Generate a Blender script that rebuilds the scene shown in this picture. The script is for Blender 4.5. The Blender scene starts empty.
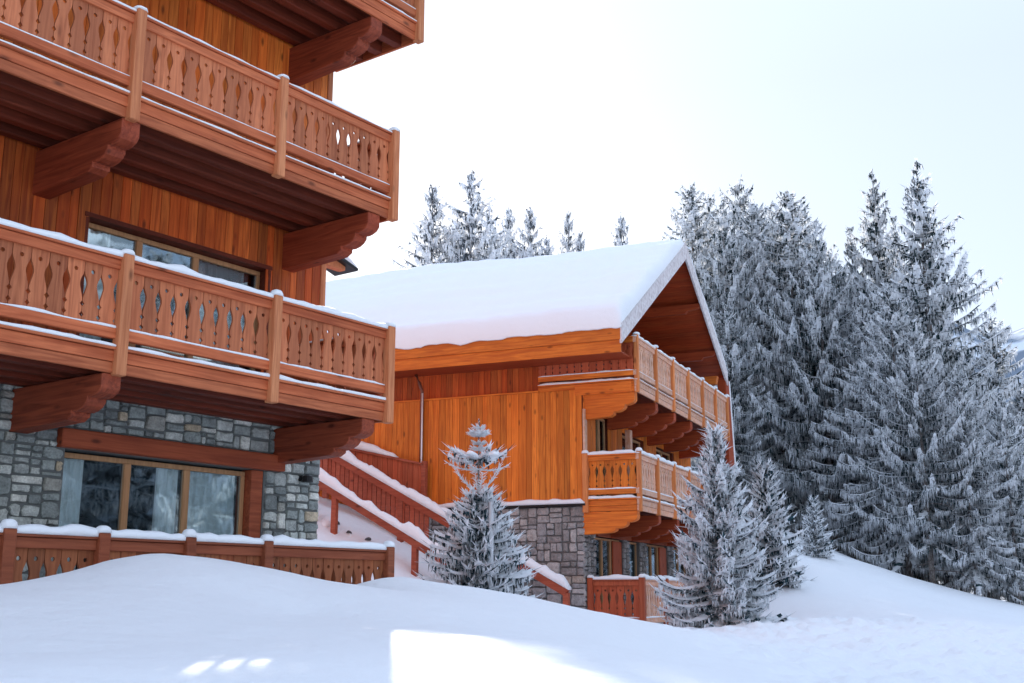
import bpy, math, random
import numpy as np
from math import radians as R, sin, cos, pi, sqrt, atan2
from mathutils import Vector, Matrix, noise

sc = bpy.context.scene
C = sc.collection
rnd = random.Random(7)
U = rnd.uniform

# ------------------------------------------------------------------ scene objects
def link(o, parent=None):
    C.objects.link(o)
    if parent is not None:
        o.parent = parent
    return o

def tag(o, label=None, cat=None, group=None, kind=None):
    if label: o['label'] = label
    if cat: o['category'] = cat
    if group: o['group'] = group
    if kind: o['kind'] = kind
    return o

def empty(name, loc=(0, 0, 0), rz=0, label=None, cat=None, group=None):
    o = bpy.data.objects.new(name, None)
    o.location = loc
    o.rotation_euler = (0, 0, rz)
    link(o)
    return tag(o, label, cat, group)

class MB:
    """collects shapes and links them as ONE mesh object"""
    def __init__(s):
        s.v = []; s.f = []; s.m = []
    def add(s, vs, fs, mi=0):
        b = len(s.v)
        s.v.extend([tuple(p) for p in vs])
        s.f.extend([tuple(b + i for i in f) for f in fs])
        s.m.extend([mi] * len(fs))
    def box(s, x0, x1, y0, y1, z0, z1, mi=0, bev=0.0, M=None):
        if x1 < x0: x0, x1 = x1, x0
        if y1 < y0: y0, y1 = y1, y0
        if z1 < z0: z0, z1 = z1, z0
        b = min(bev, (x1-x0)*.3, (y1-y0)*.3, (z1-z0)*.3)
        if b <= 0:
            vs = [(x, y, z) for z in (z0, z1) for y in (y0, y1) for x in (x0, x1)]
            fs = [(0, 2, 3, 1), (4, 5, 7, 6), (0, 1, 5, 4), (2, 6, 7, 3), (0, 4, 6, 2), (1, 3, 7, 5)]
        else:
            vs = []; fs = []
            # chamfered box: each corner gives three vertices
            idx = {}
            for k, (sx, sy, sz) in enumerate([(a, b_, c) for a in (0, 1) for b_ in (0, 1) for c in (0, 1)]):
                cx = (x0, x1)[sx]; cy = (y0, y1)[sy]; cz = (z0, z1)[sz]
                ix = cx + (b if sx == 0 else -b); iy = cy + (b if sy == 0 else -b); iz = cz + (b if sz == 0 else -b)
                idx[(sx, sy, sz, 'x')] = len(vs); vs.append((cx, iy, iz))
                idx[(sx, sy, sz, 'y')] = len(vs); vs.append((ix, cy, iz))
                idx[(sx, sy, sz, 'z')] = len(vs); vs.append((ix, iy, cz))
            I = idx
            for a in (0, 1):
                q = [I[(a, 0, 0, 'x')], I[(a, 1, 0, 'x')], I[(a, 1, 1, 'x')], I[(a, 0, 1, 'x')]]
                fs.append(q if a else q[::-1])
                q = [I[(0, a, 0, 'y')], I[(0, a, 1, 'y')], I[(1, a, 1, 'y')], I[(1, a, 0, 'y')]]
                fs.append(q if a else q[::-1])
                q = [I[(0, 0, a, 'z')], I[(1, 0, a, 'z')], I[(1, 1, a, 'z')], I[(0, 1, a, 'z')]]
                fs.append(q if a else q[::-1])
            for a in (0, 1):
                for c in (0, 1):
                    fs.append([I[(a, c, 0, 'x')], I[(a, c, 1, 'x')], I[(a, c, 1, 'y')], I[(a, c, 0, 'y')]])
                    fs.append([I[(a, 0, c, 'x')], I[(a, 1, c, 'x')], I[(a, 1, c, 'z')], I[(a, 0, c, 'z')]])
                    fs.append([I[(0, a, c, 'y')], I[(1, a, c, 'y')], I[(1, a, c, 'z')], I[(0, a, c, 'z')]])
            for a in (0, 1):
                for b_ in (0, 1):
                    for c in (0, 1):
                        fs.append([I[(a, b_, c, 'x')], I[(a, b_, c, 'y')], I[(a, b_, c, 'z')]])
        if M is not None:
            vs = [M @ Vector(p) for p in vs]
        s.add(vs, fs, mi)
    def prism(s, poly, axis, a0, a1, mi=0, M=None):
        """poly: 2D outline; axis 'x' -> poly in (y,z), 'y' -> (x,z), 'z' -> (x,y)"""
        def P(p, a):
            return (a, p[0], p[1]) if axis == 'x' else (p[0], a, p[1]) if axis == 'y' else (p[0], p[1], a)
        n = len(poly)
        vs = [P(p, a0) for p in poly] + [P(p, a1) for p in poly]
        fs = [tuple(range(n - 1, -1, -1)), tuple(range(n, 2 * n))]
        fs += [(i, (i + 1) % n, n + (i + 1) % n, n + i) for i in range(n)]
        if M is not None:
            vs = [M @ Vector(p) for p in vs]
        s.add(vs, fs, mi)
    def tube(s, pts, rads, n=8, mi=0):
        vs = []; fs = []
        pts = [Vector(p) for p in pts]
        for i, p in enumerate(pts):
            d = (pts[min(i + 1, len(pts) - 1)] - pts[max(i - 1, 0)]).normalized()
            a = d.orthogonal().normalized(); b = d.cross(a)
            r = rads[i] if hasattr(rads, '__len__') else rads
            for k in range(n):
                t = 2 * pi * k / n
                vs.append(p + a * (cos(t) * r) + b * (sin(t) * r))
        for i in range(len(pts) - 1):
            for k in range(n):
                fs.append((i * n + k, i * n + (k + 1) % n, (i + 1) * n + (k + 1) % n, (i + 1) * n + k))
        fs.append(tuple(range(n - 1, -1, -1))); fs.append(tuple(range((len(pts) - 1) * n, len(pts) * n)))
        s.add(vs, fs, mi)
    def snow(s, p0, p1, w, h, seed=0, step=0.12, amp=0.25, side=None, overlap=0.0):
        """rounded strip of settled snow along p0 -> p1 (its bottom centre line)"""
        p0 = Vector(p0); p1 = Vector(p1)
        d = p1 - p0; Ln = d.length; d.normalize()
        sd = Vector((-d.y, d.x, 0)).normalized()
        n = max(4, int(Ln / step))
        prof = [(-1, 0), (-1.04, .42), (-.8, .8), (-.38, .97), (.0, 1.03), (.38, .97), (.8, .8), (1.04, .42), (1, 0)]
        m = len(prof)
        vs = []; fs = []
        for i in range(n + 1):
            t = i / n * Ln
            e = min(t, Ln - t)
            k = min(1, .25 + e / max(h, .01) * .9)
            nz = noise.noise(Vector((t * 2.3 + seed * 7.1, seed * 3.3, 0)))
            nz2 = noise.noise(Vector((t * 6.0 + seed * 1.7, seed * 5.3, 4)))
            hh = h * k * (1 + amp * nz * 1.6 + amp * .7 * nz2)
            ww = w * .5 * (1 + .10 * nz2)
            for a, b in prof:
                jz = noise.noise(Vector((t * 5, a * 2 + seed, b * 2))) * h * .10
                q = p0 + d * t + sd * (a * ww) + Vector((0, 0, b * hh + (jz if b > 0 else 0)))
                vs.append(q)
        for i in range(n):
            for j in range(m - 1):
                fs.append((i * m + j, (i + 1) * m + j, (i + 1) * m + j + 1, i * m + j + 1))
            fs.append((i * m, i * m + m - 1, (i + 1) * m + m - 1, (i + 1) * m))
        fs.append(tuple(range(m))); fs.append(tuple(range(n * m + m - 1, n * m - 1, -1)))
        s.add(vs, fs)
    def dome(s, c, rx, ry, h, seed=0, n=12, rings=5):
        vs = [(c[0], c[1], c[2] + h)]; fs = []
        for i in range(1, rings + 1):
            a = i / rings * pi / 2
            for k in range(n):
                t = 2 * pi * k / n
                # squarish footprint
                ct, st = cos(t), sin(t)
                q = (abs(ct) ** 3 + abs(st) ** 3) ** (-1 / 3.)
                r = sin(a) ** .8
                j = 1 + .10 * noise.noise(Vector((ct + seed, st, i * .6)))
                vs.append((c[0] + rx * ct * q * r * j, c[1] + ry * st * q * r * j, c[2] + h * cos(a) ** .8 if i < rings else c[2]))
        for k in range(n):
            fs.append((0, 1 + k, 1 + (k + 1) % n))
        for i in range(rings - 1):
            for k in range(n):
                fs.append((1 + i * n + k, 1 + (i + 1) * n + k, 1 + (i + 1) * n + (k + 1) % n, 1 + i * n + (k + 1) % n))
        fs.append(tuple(1 + (rings - 1) * n + k for k in range(n - 1, -1, -1)))
        s.add(vs, fs)
    def mesh(s, name, mats, smooth=False):
        me = bpy.data.meshes.new(name)
        me.from_pydata(s.v, [], s.f)
        for m in (mats if isinstance(mats, (list, tuple)) else [mats]):
            me.materials.append(m)
        if len(me.materials) > 1:
            me.polygons.foreach_set('material_index', s.m)
        if smooth:
            me.polygons.foreach_set('use_smooth', [True] * len(s.f))
        me.update()
        return me
    def fixn(s, me):
        import bmesh
        bm = bmesh.new(); bm.from_mesh(me)
        bmesh.ops.recalc_face_normals(bm, faces=bm.faces)
        bm.to_mesh(me); bm.free()
    def build(s, name, mats, parent=None, smooth=False, fix=True):
        me = s.mesh(name, mats, smooth)
        if fix: s.fixn(me)
        o = bpy.data.objects.new(name, me)
        return link(o, parent)

# ------------------------------------------------------------------ materials
def newmat(name):
    m = bpy.data.materials.new(name); m.use_nodes = True
    nt = m.node_tree
    b = nt.nodes['Principled BSDF']
    return m, nt, b

def nd(nt, typ, **kw):
    n = nt.nodes.new(typ)
    for k, v in kw.items():
        if k in n.inputs.keys() if not k.startswith('_') else False:
            n.inputs[k].default_value = v
        else:
            setattr(n, k.lstrip('_'), v)
    return n

def mixc(nt, fac, a, b, mode='MIX'):
    n = nt.nodes.new('ShaderNodeMix'); n.data_type = 'RGBA'; n.blend_type = mode
    for s_, v in ((0, fac), (6, a), (7, b)):
        if hasattr(v, 'links'): nt.links.new(v, n.inputs[s_])
        else: n.inputs[s_].default_value = v if s_ == 0 else (*v, 1) if len(v) == 3 else v
    return n.outputs[2]

def mth(nt, op, a, b=0.0, c=None):
    n = nt.nodes.new('ShaderNodeMath'); n.operation = op
    for i, v in enumerate((a, b, c)):
        if v is None: continue
        if hasattr(v, 'links'): nt.links.new(v, n.inputs[i])
        else: n.inputs[i].default_value = v
    return n.outputs[0]

def mrange(nt, v, a, b, c=0., d=1.):
    n = nt.nodes.new('ShaderNodeMapRange')
    nt.links.new(v, n.inputs[0])
    for i, x in zip((1, 2, 3, 4), (a, b, c, d)): n.inputs[i].default_value = x
    return n.outputs[0]

def wood(name, dark, light, axis='z', rough=.62, knot=1.0, rvar=.35, dirt=.25, frost=0.0, tint=(.9, .35, .12)):
    m, nt, b = newmat(name)
    L = nt.links.new
    tc = nt.nodes.new('ShaderNodeTexCoord'); geo = nt.nodes.new('ShaderNodeNewGeometry'); oi = nt.nodes.new('ShaderNodeObjectInfo')
    rsum = mth(nt, 'FRACT', mth(nt, 'ADD', geo.outputs['Random Per Island'], mth(nt, 'MULTIPLY', oi.outputs['Random'], 3.7)))
    cmb = nt.nodes.new('ShaderNodeCombineXYZ')
    L(mth(nt, 'MULTIPLY', rsum, 31.7), cmb.inputs[0]); L(mth(nt, 'MULTIPLY', rsum, 17.3), cmb.inputs[1]); L(mth(nt, 'MULTIPLY', rsum, 11.9), cmb.inputs[2])
    va = nt.nodes.new('ShaderNodeVectorMath'); va.operation = 'ADD'
    L(tc.outputs['Object'], va.inputs[0]); L(cmb.outputs[0], va.inputs[1])
    def mapped(al, ac):
        mp = nt.nodes.new('ShaderNodeMapping')
        mp.inputs['Scale'].default_value = {'x': (al, ac, ac), 'y': (ac, al, ac), 'z': (ac, ac, al)}[axis]
        L(va.outputs[0], mp.inputs[0]); return mp.outputs[0]
    n1 = nt.nodes.new('ShaderNodeTexNoise'); n1.inputs['Scale'].default_value = 1; n1.inputs['Detail'].default_value = 5; n1.inputs['Distortion'].default_value = 1.2
    L(mapped(.9, 15), n1.inputs['Vector'])
    n2 = nt.nodes.new('ShaderNodeTexNoise'); n2.inputs['Scale'].default_value = 1; n2.inputs['Detail'].default_value = 3
    L(mapped(3, 90), n2.inputs['Vector'])
    grain = mth(nt, 'ADD', mth(nt, 'MULTIPLY', mrange(nt, n1.outputs[0], .34, .66), .8), mth(nt, 'MULTIPLY', n2.outputs[0], .35))
    col = mixc(nt, grain, dark, light)
    # board to board variation
    r2 = mth(nt, 'FRACT', mth(nt, 'MULTIPLY', rsum, 7.77))
    col = mixc(nt, mth(nt, 'MULTIPLY', r2, rvar), col, tuple(x * y for x, y in zip(light, tint)), 'MIX') if rvar else col
    br = mrange(nt, rsum, 0, 1, 1 - rvar * .75, 1 + rvar * .45)
    cb = nt.nodes.new('ShaderNodeCombineXYZ')
    for i in range(3): L(br, cb.inputs[i])
    vm = nt.nodes.new('ShaderNodeVectorMath'); vm.operation = 'MULTIPLY'; L(col, vm.inputs[0]); L(cb.outputs[0], vm.inputs[1]); col = vm.outputs[0]
    if knot:
        vo = nt.nodes.new('ShaderNodeTexVoronoi'); vo.inputs['Scale'].default_value = 1
        L(mapped(2.0, 5.0), vo.inputs['Vector'])
        wn = nt.nodes.new('ShaderNodeSeparateColor'); L(vo.outputs['Color'], wn.inputs[0])
        kn = mth(nt, 'MULTIPLY', mrange(nt, vo.outputs['Distance'], .07, .2, 1, 0), mrange(nt, wn.outputs[0], .45, .5))
        col = mixc(nt, mth(nt, 'MULTIPLY', kn, .75 * knot), col, tuple(x * .28 for x in dark))
    if dirt:
        n3 = nt.nodes.new('ShaderNodeTexNoise'); n3.inputs['Scale'].default_value = 1.1; n3.inputs['Detail'].default_value = 6
        L(tc.outputs['Object'], n3.inputs['Vector'])
        col = mixc(nt, mth(nt, 'MULTIPLY', mrange(nt, n3.outputs[0], .45, .75), dirt), col, tuple(x * .5 for x in dark))
    if frost:
        n4 = nt.nodes.new('ShaderNodeTexNoise'); n4.inputs['Scale'].default_value = 9; n4.inputs['Detail'].default_value = 6
        L(tc.outputs['Object'], n4.inputs['Vector'])
        col = mixc(nt, mth(nt, 'MULTIPLY', mrange(nt, n4.outputs[0], .35, .65), frost), col, (.8, .76, .76))
    L(col, b.inputs['Base Color'])
    b.inputs['Roughness'].default_value = rough
    b.inputs['Specular IOR Level'].default_value = .3
    bp = nt.nodes.new('ShaderNodeBump'); bp.inputs['Strength'].default_value = .35; bp.inputs['Distance'].default_value = .004
    L(grain, bp.inputs['Height']); L(bp.outputs[0], b.inputs['Normal'])
    return m

def snowmat(name, col=(.86, .87, .89), bump=.25, scale=9):
    m, nt, b = newmat(name); L = nt.links.new
    tc = nt.nodes.new('ShaderNodeTexCoord')
    n = nt.nodes.new('ShaderNodeTexNoise'); n.inputs['Scale'].default_value = scale; n.inputs['Detail'].default_value = 8; n.inputs['Roughness'].default_value = .6
    L(tc.outputs['Object'], n.inputs['Vector'])
    n2 = nt.nodes.new('ShaderNodeTexNoise'); n2.inputs['Scale'].default_value = 160; n2.inputs['Detail'].default_value = 2
    L(tc.outputs['Object'], n2.inputs['Vector'])
    h = mth(nt, 'ADD', n.outputs[0], mth(nt, 'MULTIPLY', n2.outputs[0], .12))
    bp = nt.nodes.new('ShaderNodeBump'); bp.inputs['Strength'].default_value = bump; bp.inputs['Distance'].default_value = .05
    L(h, bp.inputs['Height']); L(bp.outputs[0], b.inputs['Normal'])
    b.inputs['Base Color'].default_value = (*col, 1)
    b.inputs['Roughness'].default_value = .65
    b.inputs['Specular IOR Level'].default_value = .25
    return m

def plain(name, col, rough=.6, metal=0, var=.12, scale=6):
    m, nt, b = newmat(name); L = nt.links.new
    tc = nt.nodes.new('ShaderNodeTexCoord')
    n = nt.nodes.new('ShaderNodeTexNoise'); n.inputs['Scale'].default_value = scale; n.inputs['Detail'].default_value = 5
    L(tc.outputs['Object'], n.inputs['Vector'])
    L(mixc(nt, n.outputs[0], tuple(c * (1 - var) for c in col), tuple(min(1, c * (1 + var)) for c in col)), b.inputs['Base Color'])
    b.inputs['Roughness'].default_value = rough; b.inputs['Metallic'].default_value = metal
    return m

def stonemat(name, ramp, rough=.8):
    m, nt, b = newmat(name); L = nt.links.new
    tc = nt.nodes.new('ShaderNodeTexCoord'); geo = nt.nodes.new('ShaderNodeNewGeometry')
    cr = nt.nodes.new('ShaderNodeValToRGB'); cr.color_ramp.interpolation = 'CONSTANT'
    e = cr.color_ramp.elements
    while len(e) < len(ramp): e.new(.5)
    for i, (p, c) in enumerate(ramp): e[i].position = p; e[i].color = (*c, 1)
    L(geo.outputs['Random Per Island'], cr.inputs[0])
    n = nt.nodes.new('ShaderNodeTexNoise'); n.inputs['Scale'].default_value = 7; n.inputs['Detail'].default_value = 9; n.inputs['Roughness'].default_value = .65
    L(tc.outputs['Object'], n.inputs['Vector'])
    n2 = nt.nodes.new('ShaderNodeTexNoise'); n2.inputs['Scale'].default_value = 38; n2.inputs['Detail'].default_value = 5
    L(tc.outputs['Object'], n2.inputs['Vector'])
    f = mth(nt, 'ADD', mrange(nt, n.outputs[0], .3, .7, -.35, .45), mrange(nt, n2.outputs[0], .3, .7, -.2, .25))
    br = mth(nt, 'ADD', f, 1.0)
    cb = nt.nodes.new('ShaderNodeCombineXYZ')
    for i in range(3): L(br, cb.inputs[i])
    vm = nt.nodes.new('ShaderNodeVectorMath'); vm.operation = 'MULTIPLY'; L(cr.outputs[0], vm.inputs[0]); L(cb.outputs[0], vm.inputs[1])
    L(vm.outputs[0], b.inputs['Base Color'])
    b.inputs['Roughness'].default_value = rough
    bp = nt.nodes.new('ShaderNodeBump'); bp.inputs['Strength'].default_value = .7; bp.inputs['Distance'].default_value = .02
    L(mth(nt, 'ADD', n.outputs[0], mth(nt, 'MULTIPLY', n2.outputs[0], .5)), bp.inputs['Height']); L(bp.outputs[0], b.inputs['Normal'])
    return m

def glassmat(name, tint=(.10, .16, .2), refl=.55):
    m, nt, b = newmat(name); L = nt.links.new
    nt.nodes.remove(b)
    g = nt.nodes.new('ShaderNodeBsdfGlossy'); g.inputs['Roughness'].default_value = .02; g.inputs['Color'].default_value = (.75, .88, .95, 1)
    t = nt.nodes.new('ShaderNodeBsdfTransparent'); t.inputs['Color'].default_value = (.90, .95, .96, 1)
    mx = nt.nodes.new('ShaderNodeMixShader')
    lw = nt.nodes.new('ShaderNodeLayerWeight'); lw.inputs[0].default_value = .35
    L(mrange(nt, lw.outputs['Fresnel'], 0, 1, refl * .16, .8), mx.inputs[0])
    L(t.outputs[0], mx.inputs[1]); L(g.outputs[0], mx.inputs[2]); L(mx.outputs[0], nt.nodes['Material Output'].inputs[0])
    n = nt.nodes.new('ShaderNodeTexNoise'); n.inputs['Scale'].default_value = 1.6
    tc = nt.nodes.new('ShaderNodeTexCoord'); L(tc.outputs['Object'], n.inputs['Vector'])
    bp = nt.nodes.new('ShaderNodeBump'); bp.inputs['Strength'].default_value = .05; bp.inputs['Distance'].default_value = .02
    L(n.outputs[0], bp.inputs['Height']); L(bp.outputs[0], g.inputs['Normal'])
    return m

def leafmat(name, col, rough=.8, trans=.0, rv=.4):
    m, nt, b = newmat(name); L = nt.links.new
    geo = nt.nodes.new('ShaderNodeNewGeometry'); oi = nt.nodes.new('ShaderNodeObjectInfo')
    br = mth(nt, 'MULTIPLY', mrange(nt, geo.outputs['Random Per Island'], 0, 1, 1 - rv, 1 + rv * .5), mrange(nt, oi.outputs['Random'], 0, 1, .92, 1.05))
    cb = nt.nodes.new('ShaderNodeCombineXYZ')
    for i in range(3): L(br, cb.inputs[i])
    vm = nt.nodes.new('ShaderNodeVectorMath'); vm.operation = 'MULTIPLY'; vm.inputs[0].default_value = col; L(cb.outputs[0], vm.inputs[1])
    L(vm.outputs[0], b.inputs['Base Color'])
    b.inputs['Roughness'].default_value = rough; b.inputs['Specular IOR Level'].default_value = .15
    if trans:
        tr = nt.nodes.new('ShaderNodeBsdfTranslucent'); tr.inputs[0].default_value = (*col, 1)
        mx = nt.nodes.new('ShaderNodeMixShader'); mx.inputs[0].default_value = trans
        L(b.outputs[0], mx.inputs[1]); L(tr.outputs[0], mx.inputs[2]); L(mx.outputs[0], nt.nodes['Material Output'].inputs[0])
    return m

# chalet at the left
RAIL_D, RAIL_L = (.31, .068, .024), (.62, .185, .075)
railX = wood('rail_wood_x', RAIL_D, RAIL_L, 'x', rvar=.25)
railY = wood('rail_wood_y', RAIL_D, RAIL_L, 'y', rvar=.25)
postW = wood('post_wood', (.42, .125, .048), (.68, .27, .12), 'z', rvar=.15)
balW = wood('baluster_wood', (.33, .08, .030), (.64, .21, .09), 'z', rvar=.38, knot=.5, tint=(.8, .75, .8))
fenceW = wood('terrace_fence_wood', (.20, .055, .022), (.42, .15, .06), 'z', rvar=.4, knot=.6)
fenceX = wood('terrace_fence_rail_wood', (.19, .05, .022), (.34, .10, .045), 'x', rvar=.2)
wallA = wood('wall_plank_wood', (.26, .040, .009), (.74, .185, .035), 'z', rvar=.55, knot=1)
wallA3 = wood('wall_plank_wood_top', (.44, .09, .013), (.86, .25, .042), 'z', rvar=.4, knot=1)
darkX = wood('dark_beam_wood_x', (.085, .017, .008), (.20, .04, .018), 'x', rvar=.3)
darkY = wood('dark_beam_wood_y', (.15, .027, .012), (.37, .078, .033), 'y', rvar=.3)
frameW = wood('window_frame_wood', (.40, .2, .09), (.60, .33, .16), 'z', rvar=.15, knot=.2)
lintW = wood('lintel_wood', (.22, .045, .018), (.42, .10, .04), 'x', rvar=.2)
# chalet B
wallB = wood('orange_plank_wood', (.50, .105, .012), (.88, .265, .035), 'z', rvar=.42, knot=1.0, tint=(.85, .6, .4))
wallBshade = wood('eave_shaded_plank_wood', (.30, .05, .011), (.60, .135, .025), 'z', rvar=.4, knot=1)  # darker copy of the wall boards, shade of the eave put into the colour
beamBX = wood('orange_beam_wood_x', (.50, .10, .014), (.88, .26, .035), 'x', rvar=.25)
beamBY = wood('orange_beam_wood_y', (.50, .10, .014), (.88, .26, .035), 'y', rvar=.25)
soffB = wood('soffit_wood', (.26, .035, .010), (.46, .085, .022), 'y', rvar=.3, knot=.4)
frostRail = wood('frosted_rail_wood', (.55, .26, .14), (.78, .43, .27), 'z', rvar=.25, frost=.25, knot=.3)
frostRailX = wood('frosted_rail_wood_x', (.55, .25, .13), (.78, .41, .25), 'x', rvar=.2, frost=.25, knot=.3)
postB = wood('orange_post_wood', (.52, .155, .045), (.80, .30, .10), 'z', rvar=.15)
stairW = wood('stair_rail_wood', (.26, .055, .03), (.45, .115, .06), 'y', rvar=.2)
redW = wood('red_fence_wood', (.36, .07, .03), (.55, .14, .06), 'z', rvar=.25)
SNOW = snowmat('settled_snow', bump=.3, scale=14)
GROUND = snowmat('ground_snow', bump=.75, scale=3.0)
ROOFSNOW = snowmat('roof_snow', bump=.6, scale=1.6)
STONE_A = stonemat('grey_green_stone', [(0, (.25, .275, .26)), (.18, (.37, .39, .365)), (.38, (.30, .33, .31)), (.52, (.49, .51, .47)), (.68, (.20, .22, .21)), (.8, (.62, .62, .56)), (.88, (.50, .41, .29)), (.94, (.33, .325, .285))])
STONE_B = stonemat('grey_stone', [(0, (.24, .22, .21)), (.25, (.33, .31, .30)), (.5, (.28, .27, .27)), (.7, (.40, .37, .35)), (.88, (.20, .19, .18)), (.95, (.36, .30, .25))])
MORTAR = plain('mortar', (.15, .16, .155), .95, scale=20)
MORTB = plain('mortar_pale', (.17, .16, .155), .95, scale=20)
GLASS = glassmat('window_glass')
CURT = plain('white_curtain', (.93, .93, .91), .9, var=.05)
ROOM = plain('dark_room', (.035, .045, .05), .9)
METAL = plain('dark_metal', (.03, .03, .032), .4, .6)
PIPE = plain('brown_downpipe_metal', (.22, .08, .05), .45, .3)
BARK = wood('bark', (.05, .04, .035), (.13, .10, .085), 'z', rough=.9, knot=0, rvar=0, frost=.25)
TWIG = plain('twig_bark', (.10, .075, .055), .9)
NEEDLE = leafmat('spruce_needles', (.022, .050, .058), rv=.6)
FROST = leafmat('frosted_needles', (.90, .92, .95), trans=.42, rv=.2)
NEEDLE2 = leafmat('blue_needles', (.030, .065, .080), rv=.6)
FROST2 = leafmat('frosty_blue_needles', (.90, .92, .94), trans=.40, rv=.15)
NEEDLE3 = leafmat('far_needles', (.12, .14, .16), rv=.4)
ROCK = plain('dark_rock', (.08, .08, .085), .9, var=.4)

# ------------------------------------------------------------------ terrain
CP = [(-2.09,5.5,-.40),(-1.25,5.8,-.42),(-.47,6,-.43),(.25,6.3,-.46),(1.19,7.5,-.54),(-3.48,8,-.30),(-1.85,8.5,-.32),(-.45,8.6,-.32),(.71,9.5,-.43),
(-3.1,10,-.04),(-1.99,11,-.16),(-1.1,11.5,-.12),(-.33,12,-.17),(.9,12,-.45),(-3.81,12.2,.41),(-3.44,12.8,.38),(-4.51,12,.23),(-4.88,11.8,.09),
(-3.18,13.6,.25),(-2.91,14,.05),(-2.34,15,-.12),(-2.6,14.3,-.06),(-1.89,15.5,.16),(-1.59,15.8,.23),(-.98,15.8,.17),(.11,16,0),(1.2,16,-.23),(2.29,16,-.47),(2.9,15,-.74),(2.93,12.5,-.9),
(1.83,27.3,-.68),(3.11,26.5,-.76),(4,25,-.69),(5.6,25,-.55),(5.74,20,-.8),(6.47,15,-1.09),(8.68,20,-.91),(9.26,28,-.58),(13.08,30,-.75),(9.54,33,-.14),(26.28,60,-1.0),
(-2.96,21,.2),(-3.9,25.5,.75),(-2.4,25.5,.1),(-1.0,25,-.3),(.16,24,-.5),(-1.0,19,-.1),(-4.45,28.8,1.5),(-2.33,27.9,.45),(-.17,27,-.72),(-3.98,29.94,1.9),(-1.9,29.06,.85),(-.07,28.27,-.3),(-6.0,29.5,2.25),(.8,20,-.4),(2.6,20,-.75),
(12.3,52,2.86),(14.57,50,1.56),(17.21,48,.4),(19.62,47,-.2),(10.98,42,1.41),(8.45,38,1.12),(6.5,33,-.2),
(5.0,32,-.8),(7.2,38.5,.4),(-8,30,3.0),(-3.2,17.2,-.1),(-5.3,13.6,-.35),(-7,11,-.1),(-8,8,-.3),(-6.4,10,.0),
(0,3,-.95),(0,0,-1.7),(-8,0,-1.6),(8,0,-1.9),(6,8,-1.35),(14,8,-1.8),(20,20,-1.6),(-8,-20,-3),(12,-20,-3.5),
(-6,64,8),(6,66,7),(16,70,3.0),(26,72,-.2),(21.5,60,-.1),(18,60,.9),(24.5,60,-.8),(20.5,53,-.4),(16.75,40,-.55),(14.65,35,-.7),(14.3,40,-.1),(12.5,35,-.35),(11.9,40,.55),(10.4,35,.1),(-25,60,6),(50,60,-2),(60,20,-3),(-30,10,-1),(-40,30,2),(20,100,5),(-20,110,13),(60,110,-2)]
CPa = np.array(CP)
def _phi(r2): return np.where(r2 > 1e-12, .5 * r2 * np.log(np.maximum(r2, 1e-12)), 0)
_n = len(CPa)
_d2 = ((CPa[:, None, :2] - CPa[None, :, :2]) ** 2).sum(-1)
_A = np.zeros((_n + 3, _n + 3)); _A[:_n, :_n] = _phi(_d2) + np.eye(_n) * .002
_A[:_n, _n] = 1; _A[:_n, _n + 1:] = CPa[:, :2]; _A[_n, :_n] = 1; _A[_n + 1:, :_n] = CPa[:, :2].T
_w = np.linalg.solve(_A, np.concatenate([CPa[:, 2], np.zeros(3)]))
def tzv(X, Y):
    X = np.asarray(X, float); Y = np.asarray(Y, float)
    out = np.zeros(X.shape)
    Xc = np.clip(X, -60, 80); Yc = np.clip(Y, -30, 125)
    for i in range(_n):
        out += _w[i] * _phi((Xc - CPa[i, 0]) ** 2 + (Yc - CPa[i, 1]) ** 2)
    out += _w[_n] + _w[_n + 1] * Xc + _w[_n + 2] * Yc
    return np.clip(out, -8, 16)
def tz(x, y):
    return float(tzv(np.array([x]), np.array([y]))[0])

def grid_axis(fine0, fine1, step, lo, hi, g=1.12):
    a = list(np.arange(fine0, fine1, step)); s_ = step; x = a[-1]
    while x < hi: s_ *= g; x += s_; a.append(x)
    s_ = step; x = a[0]; pre = []
    while x > lo: s_ *= g; x -= s_; pre.append(x)
    return np.array(pre[::-1] + a)
xs = grid_axis(-7, 9, .07, -700, 900, 1.06); ys = grid_axis(3.5, 30, .07, -500, 1200, 1.05)
XX, YY = np.meshgrid(xs, ys)
ZZ = tzv(XX, YY)
V = []
for j in range(len(ys)):
    for i in range(len(xs)):
        x, y, z = XX[j, i], YY[j, i], ZZ[j, i]
        if abs(x) < 60 and -20 < y < 110:
            p = Vector((x, y, 0))
            z += .035 * noise.noise(p * .55) + .012 * noise.noise(p * 1.7)
            if y < 32: z += .007 * noise.noise(Vector((x * 2.2, y * 5, 1))) + .004 * noise.noise(p * 9)
            # trampled lumps in the lower field right of the mound
            m = max(0, min(1, (x - 2.0 - (16 - y) * .12) / 1.2)) * max(0, min(1, (29 - y) / 3)) * max(0, min(1, (y - 8) / 3))
            if m > 0:
                n_ = noise.noise(p * 2.2 + Vector((5, 9, 2))); n3_ = noise.noise(p * 5.5)
                z += m * (.12 * n_ + .09 * n3_)
            m2 = max(0, min(1, (y - 30) / 5)) * max(0, min(1, (60 - y) / 10))
            z += m2 * .10 * noise.noise(Vector((x * .18, y * .5, 3)))
        V.append((float(x), float(y), float(z)))
nx = len(xs)
F_ = [(j * nx + i, j * nx + i + 1, (j + 1) * nx + i + 1, (j + 1) * nx + i) for j in range(len(ys) - 1) for i in range(nx - 1)]
me = bpy.data.meshes.new('snow_ground'); me.from_pydata(V, [], F_); me.materials.append(GROUND)
me.polygons.foreach_set('use_smooth', [True] * len(F_)); me.update()
tag(link(bpy.data.objects.new('snow_ground', me)), kind='structure')

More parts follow.
